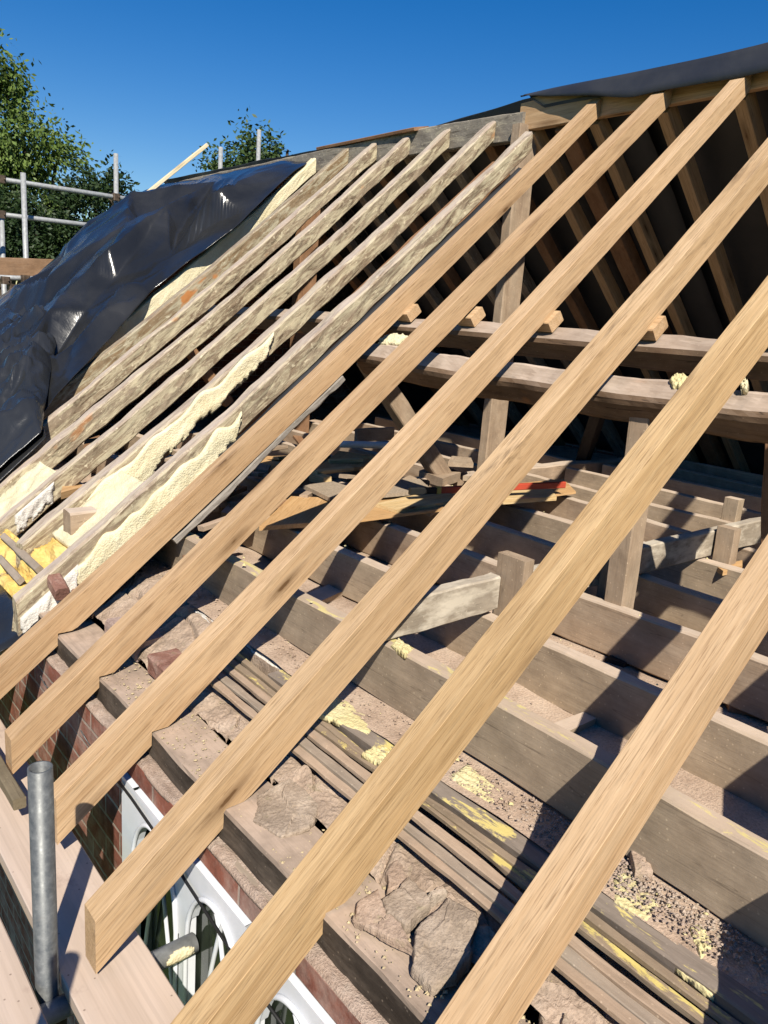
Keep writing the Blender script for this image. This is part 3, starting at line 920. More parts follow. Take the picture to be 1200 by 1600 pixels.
# black sheet lining under the far slope
vs = [V((XR + .04, -1.6, 1.17)), V((XR + .04, 7.5, 1.17)), V((6.1, 7.5, 1.17 - (6.1 - XR - .04) * TAN)), V((6.1, -1.6, 1.17 - (6.1 - XR - .04) * TAN))]
vs = [v + V((0, 0, -.03)) for v in vs]
# ------------------------------------------------------------------ gable ends and far wall (dark brick inside)
def gable(y0, y1, lab, x0=.80, top=1.10):
    prof = [(x0, -5.4), (6.24, -5.4), (6.24, -1.22), (XR + .02, top), (x0 + .14, -1.22), (x0, -1.22)]
    vs = [V((x, y, z)) for y in (y0, y1) for x, z in prof]
    n = len(prof)
    fs = [tuple(range(n)), tuple(range(2 * n - 1, n - 1, -1))] + [(i, i + n, (i + 1) % n + n, (i + 1) % n) for i in range(n)]
    o = mesh_obj('gable_wall', vs, fs, BRICK)
    tag(o, lab, 'wall')
gable(7.46, 7.68, 'brick gable wall under the far end of the plastic sheet', x0=.757)
gable(-1.9, -1.62, 'near brick gable wall beyond the right edge of the roof')
vs, fs = [], []
box(vs, fs, 5.95, 6.25, -1.6, 7.44, -5.4, -.97)
o = mesh_obj('back_wall', vs, fs, BRICK); tag(o, 'brick back wall carrying the far slope, deep in shadow', 'wall')

# ------------------------------------------------------------------ joists
jx = [1.30, 1.712, 2.125, 2.545, 2.955, 3.335, 3.735, 4.17, 4.58, 5.0, 5.42]
ords = ['first', 'second', 'third', 'fourth', 'fifth', 'sixth', 'seventh', 'eighth', 'ninth', 'tenth', 'eleventh']
jm = [JOISTF, JOIST, JOISTR, JOIST, JOIST, JOISTR, JOIST, JOIST, JOIST, JOIST, JOIST]
for i, x in enumerate(jx):
    e = 3.02 + .04 * math.sin(i * 2.3)
    zt = -.834 + .006 * math.sin(i * 4.1)
    pts = [V((x + .012 * math.sin(i + y * 1.3), y, zt - .084 + .006 * math.sin(y * 2 + i * 3))) for y in (-1.5, -.6, .2, 1.0, 1.8, 2.5, e)]
    o = timber('ceiling_joist', pts, .052 + .004 * math.sin(i * 5), .165, jm[i], k=60, bev=.005, sub=3, rough=.004, rs=6, endrough=.004)
    tag(o, 'grey old ceiling joist, %s in from the brick wall%s' % (ords[i], ', yellow foam on its top edge' if i == 0 else ''), 'joist', 'ceiling joists')
for i, x in enumerate(jx[:9]):                                  # joists of the old bay
    pts = [V((x - .08 + .012 * math.sin(i), y, -.925 + .004 * math.sin(y * 2 + i * 3))) for y in (3.16, 4.2, 5.4)]
    o = timber('ceiling_joist', pts, .052, .16, JOISTR if i % 2 else JOIST, k=24, bev=.005, sub=2, rough=.004)
    tag(o, 'old ceiling joist in the bay under the old rafters, %s in from the wall' % ords[i], 'joist', 'ceiling joists of the old bay')
o = timber('tie_beam', [V((1.0, 3.09, -.93)), V((6.0, 3.09, -.93))], .085, .20, JOISTR, k=40, bev=.008, sub=3, rough=.006)
tag(o, 'old tie beam across the floor at the foot of the king post', 'tie beam')

# limewashed rail across the joists and its blocks
def rail(x0, x1, ya, yb, lab):
    o = timber('rail', [V((x0, ya, -.776)), V(((x0 + x1) / 2, (ya + yb) / 2 + .004, -.776)), V((x1, yb, -.772))], .045, .108, LIME, k=26, bev=.005, sub=3, rough=.004)
    tag(o, lab, 'rail')
rail(1.28, 1.735, 1.455, 1.463, 'short whitewashed rail length with a cut left end, lying over the joists')
rail(1.80, 3.95, 1.463, 1.425, 'long whitewashed rail running from the blocks to the right edge')
def block(px0, px1, ptop, Y, x_off, z0, z1, lab, w=.055, mat=POST, ln=.09):
    a = at((px0 + px1) / 2, ptop, Y=Y)
    o = timber('timber_block', [V((a.x, Y, z0)), V((a.x, Y, z1))], ln, w, mat, up=V((0, 1, 0)), k=8, bev=.003, sub=2, rough=.002)
    tag(o, lab, 'block', 'blocks fixed to the rail')
def blk(x, y, z0, z1, lx, ly, mat, lab):
    o = timber('timber_block', [V((x, y, z0)), V((x, y, z1))], ly, lx, mat, up=V((1, 0, 0)), k=8, bev=.003, sub=2, rough=.002)
    tag(o, lab, 'block', 'blocks fixed to the rail')
blk(1.775, 1.425, -.93, -.655, .045, .11, POST, 'upright block at the join of the whitewashed rail beside the golden rafter')
blk(2.265, 1.385, -.92, -.69, .05, .095, POST, 'tall upright block on the rail just right of the golden rafter')
blk(3.02, 1.375, -.90, -.695, .055, .075, POST, 'dark upright block on the rail near the nearest rafter')
blk(3.78, 1.72, -.88, -.72, .06, .075, JOIST, 'pale upright block behind the rail among the far joists')

# ------------------------------------------------------------------ wall head: laths, timber strip, stones, bricks
lath = [
    (1.005, .024, LATH, -1.055, .012, 'pinkish lath lying nearest the rubble on the wall head'),
    (1.033, .026, LATHD, -1.047, .012, 'grey lath lying second from the rubble on the wall head'),
    (1.062, .027, LATH, -1.040, .013, 'pinkish brown lath in the middle of the bundle on the wall head'),
    (1.089, .022, LATHF, -1.033, .013, 'narrow brown lath flecked with yellow foam on the wall head'),
    (1.112, .020, LATHF, -1.026, .013, 'foam flecked lath tight against the dark timber strip'),
]
for k, (x, w, m, z, h, lab) in enumerate(lath):
    y1 = 2.02 - .05 * ((k * 7) % 4)
    pts = [V((x + .006 * math.sin(y * 2.2 + k * 2) + .004 * (y - 1), y, z + .003 * math.sin(y * 5 + k))) for y in (-1.2, -.5, .1, .6, 1.1, 1.6, y1)]
    o = timber('lath', pts, w, h, m, k=70, bev=.002, sub=2, rough=.0035, rs=9, endrough=.02)
    tag(o, lab, 'lath', 'laths on the wall head')
pts = [V((1.148 + .004 * math.sin(y * 2), y, -1.03 + .003 * math.sin(y * 3))) for y in (-1.3, -.3, .5, 1.2, 1.75)]
o = timber('timber_strip', pts, .052, .045, mat_old('strip_foam', (.07, .055, .042), (.15, .12, .095), (.22, .18, .15), dust=(.33, .27, .22), dust_or_sunlit_amt=.7, foam=(.66, .54, .2, .535)), k=70, bev=.004, sub=3, rough=.004, rs=8)
tag(o, 'dark timber strip with yellow foam smears between laths and dusty floor', 'timber strip')

def zs(y): return -1.095
stones = [
    ([(600, 1392), (640, 1366), (676, 1398), (698, 1392), (640, 1428), (632, 1432), (606, 1412)], STONE, 'pale pointed stone slab on the wall head right of the golden rafter', .052),
    ([(648, 1440), (700, 1402), (745, 1428), (740, 1478), (715, 1508), (672, 1518), (644, 1486)], STONE, 'broad brown stone in the rubble left of the dark rafter shadow', .045),
    ([(556, 1388), (592, 1376), (606, 1412), (634, 1434), (642, 1462), (600, 1440), (556, 1412)], STONEP, 'pinkish stone beside the foot of the golden rafter', .03),
    ([(405, 1218), (462, 1205), (500, 1248), (488, 1272), (440, 1282), (398, 1256)], STONE, 'mottled stone on the wall head between the stained and golden rafters', .022),
    ([(610, 1372), (604, 1345), (622, 1325), (640, 1362), (630, 1368)], STONEP, 'small dusty stone wedged against the laths right of the golden rafter', .035),
    ([(848, 1560), (868, 1545), (890, 1590), (880, 1650), (850, 1620)], STONE, 'grey stone at the bottom edge right of the nearest rafter', .04),
]
for k, (pp, m, lab, h) in enumerate(stones):
    pts2 = [tuple(at(px, py, Z=-1.075)[:2]) for px, py in pp]
    if sum(a[0] * b[1] - b[0] * a[1] for a, b in zip(pts2, pts2[1:] + pts2[:1])) < 0: pts2.reverse()
    o = rock('stone', pts2, -1.118, h * .68, m, slope=(.2, .03), seed=k * 3.7)
    tag(o, lab, 'stone', 'stones on the wall head')
for k, (pp, lab) in enumerate((([(982, 1338), (1010, 1345), (1020, 1372), (990, 1368)], 'flat pinkish flake of render standing in the dusty pocket near the bottom right'), ([(1060, 1350), (1105, 1372), (1100, 1392), (1062, 1376)], 'pinkish slate flake lying in the rubble heap against the first joist'), ([(1150, 1405), (1190, 1410), (1185, 1440), (1150, 1430)], 'pale torn lump lying in the rubble heap near the right edge'))):
    pts2 = [tuple(at(px, py, Z=-.99)[:2]) for px, py in pp]
    if sum(a[0] * b[1] - b[0] * a[1] for a, b in zip(pts2, pts2[1:] + pts2[:1])) < 0: pts2.reverse()
    o = rock('flake', pts2, -1.0, .022, STONEP if k < 2 else FOAM, slope=(.1, 0), seed=20 + k); tag(o, lab, 'flake')
bricks = [
    (1.93, .20, .925, .10, BRICKR, 'reddish brick end on the wall head between the second and third new rafters'),
    (2.235, .235, .925, .12, BRICKD, 'dusty brick on the wall head left of the second new rafter'),
    (2.33, .23, 1.06, .11, BRICKD, 'dusty brick set behind another near the first joist end'),
    (2.05, .22, 1.055, .11, BRICKD, 'dusty pink brick behind the reddish brick end'),
    (2.655, .21, .92, .11, BRICKR, 'brick on the wall head beside the foot of the last old rafter'),
    (2.60, .22, 1.05, .11, BRICKD, 'dusty brick under the first new rafter'),
]
for y, ly, x, lx, m, lab in bricks:
    o = timber('brick', [V((x + lx / 2, y, -1.093)), V((x + lx / 2 + random.uniform(-.01, .01), y + ly, -1.09))], lx, .066, m, k=8, bev=.006, sub=3, rough=.006, rs=14, endrough=.006)
    tag(o, lab, 'brick', 'bricks on the wall head')
o = timber('brick', [at(83, 905, Z=-1.02), at(97, 930, Z=-1.05)], .05, .05, BRICKR, k=4, rough=.008, bev=.008, sub=2)
tag(o, 'broken red brick bit beside the old rafter foot', 'brick')

for pts, lab in (([(63, 1056), (70, 1070), (78, 1077), (84, 1072)], 'thin bent wire sticking out of the brickwork behind the second new rafter'), ([(126, 1141), (134, 1155), (141, 1165)], 'thin pale wire sticking out of the brickwork behind the third new rafter')):
    q = [at(px, py, X=.735 + .022 * i / len(pts)) for i, (px, py) in enumerate(pts)]
    o = pipe('wire', q, .0018, GALV); tag(o, lab, 'wire')
o = timber('waney_edge', [V((1.22, 2.589, zr(1.22, -.062))), V((1.6, 2.587, zr(1.6, -.066))), V((1.95, 2.585, zr(1.95, -.064)))], .04, .03, mat_old('grey_waney_wood', (.14, .12, .10), (.26, .23, .195), (.36, .32, .28)), up=NRM, k=30, rough=.006, rs=14, sub=2, bev=.006, parent=RAFT[0])
# white plaster spills on bricks and strip
def spill(name, quad, z, th, mat, lab, cat, seed, grp=None):
    A = [at(px, py, Z=z) for px, py in quad]
    P = lambda u, v: A[0].lerp(A[1], u).lerp(A[3].lerp(A[2], u), v)
    o = grid_slab(name, P, 46, 22, lambda u, v: min(min(u, 1 - u) * 7, min(v, 1 - v) * 7) + .55 * N((u * 5, v * 4, seed)) + .35 * N((u * 17, v * 11, seed)) - .05,
                  lambda u, v: V((0, 0, th * (.6 + .5 * N((u * 7, v * 5, seed)) + .4 * abs(N((u * 30, v * 20, seed)))))), V((0, 0, -.012)), mat, Matrix.Translation(P(.5, .5)))
    if o: tag(o, lab, cat, grp)
spill('plaster_spill', [(285, 935), (312, 930), (352, 975), (325, 985)], -1.02, .012, FOAMW, 'white plaster spill on brick left of the third new rafter', 'plaster', 1, 'spills')
spill('plaster_spill', [(378, 1010), (396, 993), (470, 1040), (448, 1058)], -1.025, .012, FOAMW, 'white plaster spill on the strip left of the stained rafter', 'plaster', 2, 'spills')
spill('foam_spill', [(495, 1115), (520, 1085), (590, 1125), (575, 1150)], -1.008, .006, FOAMY, 'yellow foam spill on the strip right of the stained rafter', 'foam', 3, 'spills')
spill('foam_spill', [(565, 1180), (590, 1165), (630, 1185), (600, 1200)], -1.015, .011, FOAMY, 'yellow foam lump beside the golden rafter on the laths', 'foam', 4, 'spills')
spill('foam_spill', [(611, 1009), (622, 999), (645, 1015), (634, 1024)], -.832, .007, FOAMY, 'yellow foam lump on the first joist top near the rail', 'foam', 5, 'spills')
spill('foam_spill', [(945, 1400), (975, 1345), (1030, 1420), (1010, 1445)], -1.008, .008, FOAMY, 'broad yellow foam smear right of the nearest rafter', 'foam', 6, 'spills')
spill('foam_spill', [(1000, 1470), (1020, 1450), (1130, 1545), (1115, 1560)], -1.015, .007, FOAMY, 'long yellow foam smear on the laths near the bottom right', 'foam', 7, 'spills')
spill('foam_spill', [(1075, 1450), (1095, 1445), (1115, 1480), (1095, 1500)], -1.006, .008, FOAMY, 'small yellow foam smear on the dark strip near the bottom right', 'foam', 8, 'spills')
spill('foam_spill', [(700, 1215), (730, 1195), (790, 1245), (770, 1262)], -1.006, .007, FOAMY, 'yellow foam smear on the dark strip right of the golden rafter', 'foam', 9, 'spills')
spill('foam_spill', [(270, 860), (290, 820), (350, 830), (320, 860)], -.99, .012, FOAM, 'cream foam crumbs heaped on the floor behind the first new rafter', 'foam', 10, 'spills')

# ------------------------------------------------------------------ loose boards on the joists
def board(quad, z, th, mat, lab, cat='board', dz=(0, 0, 0, 0), name='board', grp='loose boards on the joists'):
    A = [at(px, py, Z=z + d) for (px, py), d in zip(quad, dz)]
    n = (A[1] - A[0]).cross(A[3] - A[0]).normalized()
    if n.z < 0: n = -n
    vs = []; k = 8
    for lay in (0, 1):
        for i in range(k + 1):
            for j in range(k + 1):
                p = A[0].lerp(A[1], i / k).lerp(A[3].lerp(A[2], i / k), j / k)
                vs.append(p - n * th * lay + n * .0015 * N(p * 6))
    fs = []
    m = (k + 1) ** 2
    for i in range(k):
        for j in range(k):
            a = i * (k + 1) + j
            fs += [(a, a + k + 1, a + k + 2, a + 1), (m + a, m + a + 1, m + a + k + 2, m + a + k + 1)]
    rim = [(i, 0) for i in range(k)] + [(k, j) for j in range(k)] + [(i, k) for i in range(k, 0, -1)] + [(0, j) for j in range(k, 0, -1)]
    ri = [i * (k + 1) + j for i, j in rim]
    for q in range(len(ri)):
        a, b = ri[q], ri[(q + 1) % len(ri)]
        fs.append((a, m + a, m + b, b))
    L = max(((A[1] - A[0]).length, A[0], A[1]), ((A[3] - A[0]).length, A[0], A[3]), key=lambda t: t[0])
    o = mesh_obj(name, vs, fs, mat, frame(L[1], L[2], n))
    tag(o, lab, cat, grp)
    return o
board([(405, 822), (560, 812), (520, 778), (455, 775)], -.80, .018, PLY, 'warm plywood sheet lying between the second and third new rafters')
board([(560, 812), (900, 768), (880, 748), (530, 782)], -.79, .012, PLY, 'long plywood sheet lying under the grey board and the red level')
board([(583, 786), (620, 797), (720, 780), (690, 765)], -.775, .014, PINE, 'thin pale board on the plywood beside the stained rafter')
board([(474, 758), (516, 778), (560, 765), (520, 752)], -.775, .018, CHIP, 'small grey chipboard offcut with a cut corner by the third rafter')
board([(590, 773), (676, 766), (656, 748), (600, 750)], -.76, .016, CHIP, 'grey chipboard offcut lying against the stained rafter, topmost of the pile')
board([(490, 737), (566, 729), (590, 712), (530, 704)], -.79, .02, PLY, 'orange plywood offcut further back between second and third rafters')
board([(404, 722), (455, 733), (475, 716), (415, 712)], -.79, .02, PLY, 'narrow plywood strip lying behind the second rafter')
board([(640, 770), (760, 785), (800, 772), (690, 760)], -.80, .018, PINE, 'sunlit board under the red level')
board([(745, 785), (870, 776), (862, 764), (770, 768)], -.785, .02, PINE, 'pale pine length just below the red level')
board([(285, 868), (345, 848), (352, 856), (300, 880)], -.82, .03, POSTB, 'brown offcut propped across the first joist end')
board([(463, 934), (535, 905), (562, 912), (490, 944)], -.985, .03, JOISTR, 'brown offcut lying on the floor beside the third rafter')
board([(865, 1130), (945, 1100), (968, 1105), (890, 1142)], -.985, .035, JOIST, 'grey offcut lying between the first and second joists')
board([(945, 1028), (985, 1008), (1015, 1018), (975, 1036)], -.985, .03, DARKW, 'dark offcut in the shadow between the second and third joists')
board([(1135, 1090), (1200, 1105), (1210, 1118), (1140, 1102)], -.985, .02, POSTB, 'splintered brown offcut near the right edge on the floor')
board([(1120, 885), (1160, 875), (1160, 886), (1130, 892)], -.84, .02, PLY, 'small brown board under the rail by the nearest rafter')
board([(655, 735), (692, 748), (720, 738), (690, 725)], -.80, .05, POST, 'small timber offcut at the foot of the strut')
board([(700, 722), (740, 724), (736, 715), (706, 712)], -.74, .025, POST, 'pale offcut on top of a block by the king post foot')
o = timber('board', [at(556, 680, Y=3.95), at(614, 677, Y=3.95)], .03, .085, POST, k=6, rough=.003)
tag(o, 'sunlit board standing on edge behind the white tube', 'board', 'loose boards on the joists')
for k, (q, z, m, lab) in enumerate([
    ([(232, 712), (286, 682), (262, 668), (222, 694)], -.80, POSTB, 'reddish brown board between the first two old rafters'),
    ([(190, 745), (232, 735), (226, 722), (196, 728)], -.84, POST, 'pale offcut under the foam band of the second old rafter'),
    ([(160, 760), (205, 752), (200, 742), (165, 748)], -.84, POST, 'pale flat offcut further back between the old rafter feet'),
    ([(95, 770), (130, 760), (122, 750), (98, 758)], -.84, PLY, 'small brown offcut between second and third old rafter feet'),
    ([(330, 780), (390, 790), (400, 770), (350, 760)], -.82, POST, 'grey offcut between first and second new rafters'),
    ([(345, 800), (395, 812), (408, 795), (360, 785)], -.83, JOIST, 'dark offcut beside the first joist end'),
    ([(130, 700), (165, 690), (155, 680), (132, 688)], -.80, POSTB, 'brown offcut under the third old rafter')]):
    board(q, z, .03, m, lab)
cuts = [((430, 700), .16, .07, .02, 15, POST, 'grey'), ((470, 690), .22, .06, .02, 70, POSTB, 'brown'), ((505, 715), .14, .05, .025, 40, POST, 'pale'),
        ((445, 745), .20, .08, .015, 120, CHIP, 'flat grey'), ((420, 760), .25, .05, .02, 20, POSTB, 'reddish'), ((500, 748), .12, .05, .04, 95, PINE, 'pale yellow'),
        ((555, 745), .18, .06, .02, 10, POST, 'weathered'), ((640, 750), .20, .05, .02, 150, POSTB, 'brown'), ((600, 728), .15, .07, .03, 60, POST, 'stubby grey'),
        ((390, 740), .2, .06, .02, 100, POST, 'dusty'), ((360, 770), .22, .05, .02, 35, POSTB, 'dark brown'), ((655, 705), .16, .08, .02, 80, CHIP, 'flat'),
        ((735, 745), .18, .05, .03, 30, JOIST, 'grey'), ((300, 745), .24, .05, .02, 60, POST, 'pale'), ((255, 760), .2, .06, .02, 10, POSTB, 'brown'),
        ((540, 720), .2, .04, .02, 165, PINE, 'thin pine'), ((475, 722), .26, .035, .02, 140, LATH, 'thin'), ((690, 790), .3, .04, .02, 20, LATH, 'long thin'),
        ((345, 745), .30, .09, .018, 25, PLY, 'orange plywood'), ((320, 790), .17, .06, .03, 80, JOIST, 'thick grey'), ((375, 715), .26, .07, .02, 5, PLY, 'long orange'),
        ((410, 735), .12, .07, .04, 50, POST, 'chunky pale'), ((455, 715), .32, .08, .016, 20, PLY, 'broad plywood'), ((520, 735), .28, .045, .02, 10, PINE, 'sunlit pine'),
        ((425, 785), .19, .05, .035, 160, POSTB, 'chunky brown'), ((485, 770), .24, .04, .02, 40, LATH, 'split lath'), ((575, 715), .22, .06, .02, 120, PLY, 'short plywood'),
        ((615, 755), .26, .05, .02, 0, POST, 'straight grey'), ((270, 775), .15, .06, .03, 45, JOIST, 'grey stub'), ((230, 745), .28, .05, .02, 70, PLY, 'orange strip'),
        ((290, 720), .2, .07, .02, 130, POST, 'flat pale'), ((345, 815), .2, .03, .02, 15, LATH, 'thin lath'), ((385, 790), .13, .06, .03, 110, CHIP, 'square grey')]
near = ['behind the second new rafter', 'by the third new rafter', 'in the heap of boards', 'under the stained rafter', 'at the foot of the strut', 'beside the plywood sheets', 'between the first two new rafters']
for k, ((px, py), l, w, h, an, m, ad) in enumerate(cuts):
    p = at(px, py, Z=-.815 + .012 * (k % 4)); a = math.radians(an)
    d = V((math.cos(a), math.sin(a), .12 * math.sin(k * 1.9))) * l / 2
    where = near[6] if px < 400 else near[0] if px < 480 else near[1] if px < 560 else near[2] if px < 640 else near[4] if py < 760 and px < 700 else near[3]
    o = timber('offcut', [p - d, p + d], w, h, m, up=V((.1 * math.sin(k), .1 * math.cos(k * 2), 1)), k=5, rough=.003, endrough=.006, bev=.002)
    tag(o, '%s offcut %d cm long lying across the joists %s' % (ad, round(l * 100), where), 'offcut', 'loose offcuts on the joists')
o = timber('upright_offcut', [at(390, 760, Z=-.90), at(392, 716, Z=-.80) + V((0, 0, .04))], .035, .02, OAKD, up=V((0, 1, 0)), k=4)
tag(o, 'thin orange upright stick behind the first new rafter', 'stick')
o = tube('white_tube', at(531, 694, Z=-.70), at(625, 696, Z=-.70), .02, WPVC, hollow=False, n=14, k=6)
tag(o, 'short white plastic tube lying among the offcuts', 'tube')
# spirit level
a, b = at(640, 768, Z=-.735), at(882, 757, Z=-.735)
lv = empty('spirit_level', a); tag(lv, 'red and black spirit level lying on the loose boards', 'spirit level')
d = (b - a)
timber('level_bar', [a + d * .18, b], .022, .032, REDL, k=6, parent=lv)
timber('end_cap', [a + d * .155, a + d * .178], .024, .034, YELL, k=2, parent=lv)
timber('level_bar', [a, a + d * .152], .022, .03, BLACKL, k=4, parent=lv)

# crumbs of plaster, chippings and foam over the wall head and floor
def crumbs(name, lab, n, mat, gen, rmin, rmax, seed):
    rnd = random.Random(seed)
    vs, fs = [], []
    for _ in range(n):
        p = gen(rnd)
        r = rmin + (rmax - rmin) * rnd.random() ** 2.5
        b = len(vs)
        ax = [V((rnd.uniform(-1, 1), rnd.uniform(-1, 1), rnd.uniform(-1, 1))).normalized() for _ in range(5)]
        for q in ((1, 0, 0), (-1, 0, 0), (0, 1, 0), (0, -1, 0), (0, 0, .7), (0, 0, -.5)):
            vs.append(p + V(q) * r * rnd.uniform(.55, 1.2))
        for f in ((0, 2, 4), (2, 1, 4), (1, 3, 4), (3, 0, 4), (2, 0, 5), (1, 2, 5), (3, 1, 5), (0, 3, 5)):
            fs.append(tuple(b + i for i in f))
    o = mesh_obj(name, vs, fs, mat)
    o['label'] = lab; o['category'] = 'debris'; o['kind'] = 'stuff'
def g_floor(r):
    y = r.uniform(.0, 2.9)
    i = r.randrange(4)
    if i == 0: x = r.uniform(1.18, 1.275)
    else: x = jx[i - 1] + .03 + abs(r.gauss(0, .1)) % .34
    return V((x, y, -.998 + .012 * N((x * 5, y * 5, 0))))
def g_wall(r):
    y = r.uniform(.1, 2.3); x = r.uniform(.80, 1.0)
    return V((x, y, -1.124 + max(0, x - .94) * .55))
def g_pocket(r):
    y = r.gauss(.62, .17); x = 1.235 + r.gauss(0, .03)
    return V((min(1.27, max(1.18, x)), y, -.999 + r.random() ** 3 * .012))
def g_beam(r):
    i = r.randrange(6); return V((jx[i] + r.uniform(-.022, .022), r.uniform(.3, 2.9), -.831))
RUBM = mat_stone('chip_mix', (.22, .165, .13), (.38, .29, .235), (.50, .41, .32))
STRAW = mat_simple('straw_chip', (.50, .40, .24), .9, .1, 0, .4, 60)
crumbs('floor_chippings', 'pale chippings and grit scattered on the dusty floor', 2600, STONEP, g_floor, .0015, .008, 1)
crumbs('wall_chippings', 'plaster crumbs scattered over the wall head', 1500, STRAW, g_wall, .0015, .007, 2)
crumbs('foam_crumbs', 'yellow foam crumbs dotted over floor and joists', 260, FOAMY, lambda r: g_floor(r) if r.random() < .6 else g_beam(r), .002, .010, 3)
crumbs('rubble_heap', 'heap of stone chips and straw in the dusty pocket near the bottom right', 2300, RUBM, g_pocket, .0008, .006, 4)

# ------------------------------------------------------------------ black plastic
def seg_d(p, a, b):
    ab = b - a; t = max(0, min(1, (p - a).dot(ab) / ab.length_squared))
    q = a + ab * t
    return (p - q).length, t, (ab.x * (p - a).y - ab.y * (p - a).x)
def rp(px, py):
    q = roof(px, py, .16); return V((q.x, q.y))
# the sheet hangs in flat facets between sharp creases: survey points (where they are seen, height above the rafters)
CREASE = [((478, 250), .08), ((395, 320), .09), ((368, 352), .09), ((320, 395), .08), ((271, 431), .09), ((189, 490), .08), ((152, 518), .08), ((99, 587), .08), ((69, 642), .08),
    ((204, 329), .26), ((258, 343), .20), ((324, 329), .19), ((363, 304), .17), ((391, 279), .12), ((276, 311), .09), ((300, 300), .10), ((340, 285), .10), ((240, 322), .10),
    ((200, 366), .24), ((166, 417), .23), ((130, 452), .20), ((99, 481), .18), ((74, 486), .14),
    ((154, 357), .02), ((124, 412), .0), ((94, 456), .03),
    ((138, 352), .14), ((110, 403), .22), ((76, 456), .21), ((28, 452), .15), ((34, 467), .22), ((74, 474), .08), ((92, 420), .12), ((60, 440), .10),
    ((230, 408), .23), ((267, 403), .08), ((207, 431), .23), ((202, 458), .09), ((258, 421), .08), ((180, 448), .12),
    ((276, 371), .08), ((230, 371), .13), ((322, 366), .08), ((345, 335), .11), ((179, 470), .12), ((138, 495), .10), ((300, 350), .12),
    ((115, 541), .12), ((78, 504), .20), ((69, 578), .04), ((62, 500), .02), ((66, 540), .03), ((45, 518), .19), ((9, 495), .18), ((28, 569), .17), ((90, 560), .13)]
CP = [(roof(px, py, h), h) for (px, py), h in CREASE]
CP = [(V((q.x, q.y)), h) for q, h in CP]
for x_ in (.5, 1.0, 1.5, 2.0, 2.5, 3.0, 3.4): CP.append((V((x_, 7.75)), .07)); CP.append((V((x_, 3.6)), .08))
for y_ in (4.6, 5.3, 6.0, 6.6, 7.2): CP.append((V((3.42, y_)), .09)); CP.append((V((.45, y_)), .1))
from mathutils.geometry import delaunay_2d_cdt
_r = delaunay_2d_cdt([p for p, h in CP], [], [], 0, 1e-6)
_vh = [CP[o[0]][1] for o in _r[3]]
TRI = [(_r[0][a], _r[0][b], _r[0][c], _vh[a], _vh[b], _vh[c]) for a, b, c in _r[2]]
_last = [TRI[0]]
def bary(p, t):
    a, b, c = t[0], t[1], t[2]
    d = (b.y - c.y) * (a.x - c.x) + (c.x - b.x) * (a.y - c.y)
    if abs(d) < 1e-12: return None
    u = ((b.y - c.y) * (p.x - c.x) + (c.x - b.x) * (p.y - c.y)) / d
    v = ((c.y - a.y) * (p.x - c.x) + (a.x - c.x) * (p.y - c.y)) / d
    w = 1 - u - v
    return u * t[3] + v * t[4] + w * t[5] if min(u, v, w) >= -1e-6 else None
def crease_h(x, y):
    p = V((x, y)); h = bary(p, _last[0])
    if h is not None: return h
    for t in TRI:
        h = bary(p, t)
        if h is not None: _last[0] = t; return h
    return .08
def facet(x, y, k, sd):
    p = V((x * k + .35 * N((x * 1.5, y * 1.5, sd)), y * k * .8 + .35 * N((x * 1.5, y * 1.5, sd + 4)), sd))
    d, pts = noise.voronoi(p)
    return min(.5, d[1] - d[0])
def ridge(x, y, k, sd):
    return 1 - 2.4 * abs(N((x * k, y * k, sd)))
def tarp_h(x, y):
    wx = x + .035 * N((x * 2.5, y * 2.5, 1)); wy = y + .05 * N((x * 2.5, y * 2.5, 6))
    h = crease_h(wx, wy)
    h = .09 + (h - .09) * 1.45
    k = max(.2, min(1, (7.5 - y) / .8)) * max(.3, min(1, (3.3 - x) / .6))
    h += k * (.022 * ridge(x * .8 + .3 * y, y, 2.2, 5.0) + .010 * ridge(x, y * .8, 5.5, 9.0) + .012 * N((x * 3, y * 2, 2)))
    return h
EDGE = [(.62, 3.95), (.9, 3.93), (1.20, 3.98), (1.27, 4.30), (1.40, 4.42), (1.70, 4.55), (2.10, 4.80), (2.35, 4.78), (2.60, 4.70), (3.0, 4.82), (3.25, 4.88), (3.36, 4.95)]
def edge_y(x):
    for (a, b), (c, d) in zip(EDGE, EDGE[1:]):
        if x <= c: return b + (d - b) * max(0, (x - a)) / (c - a)
    return EDGE[-1][1]
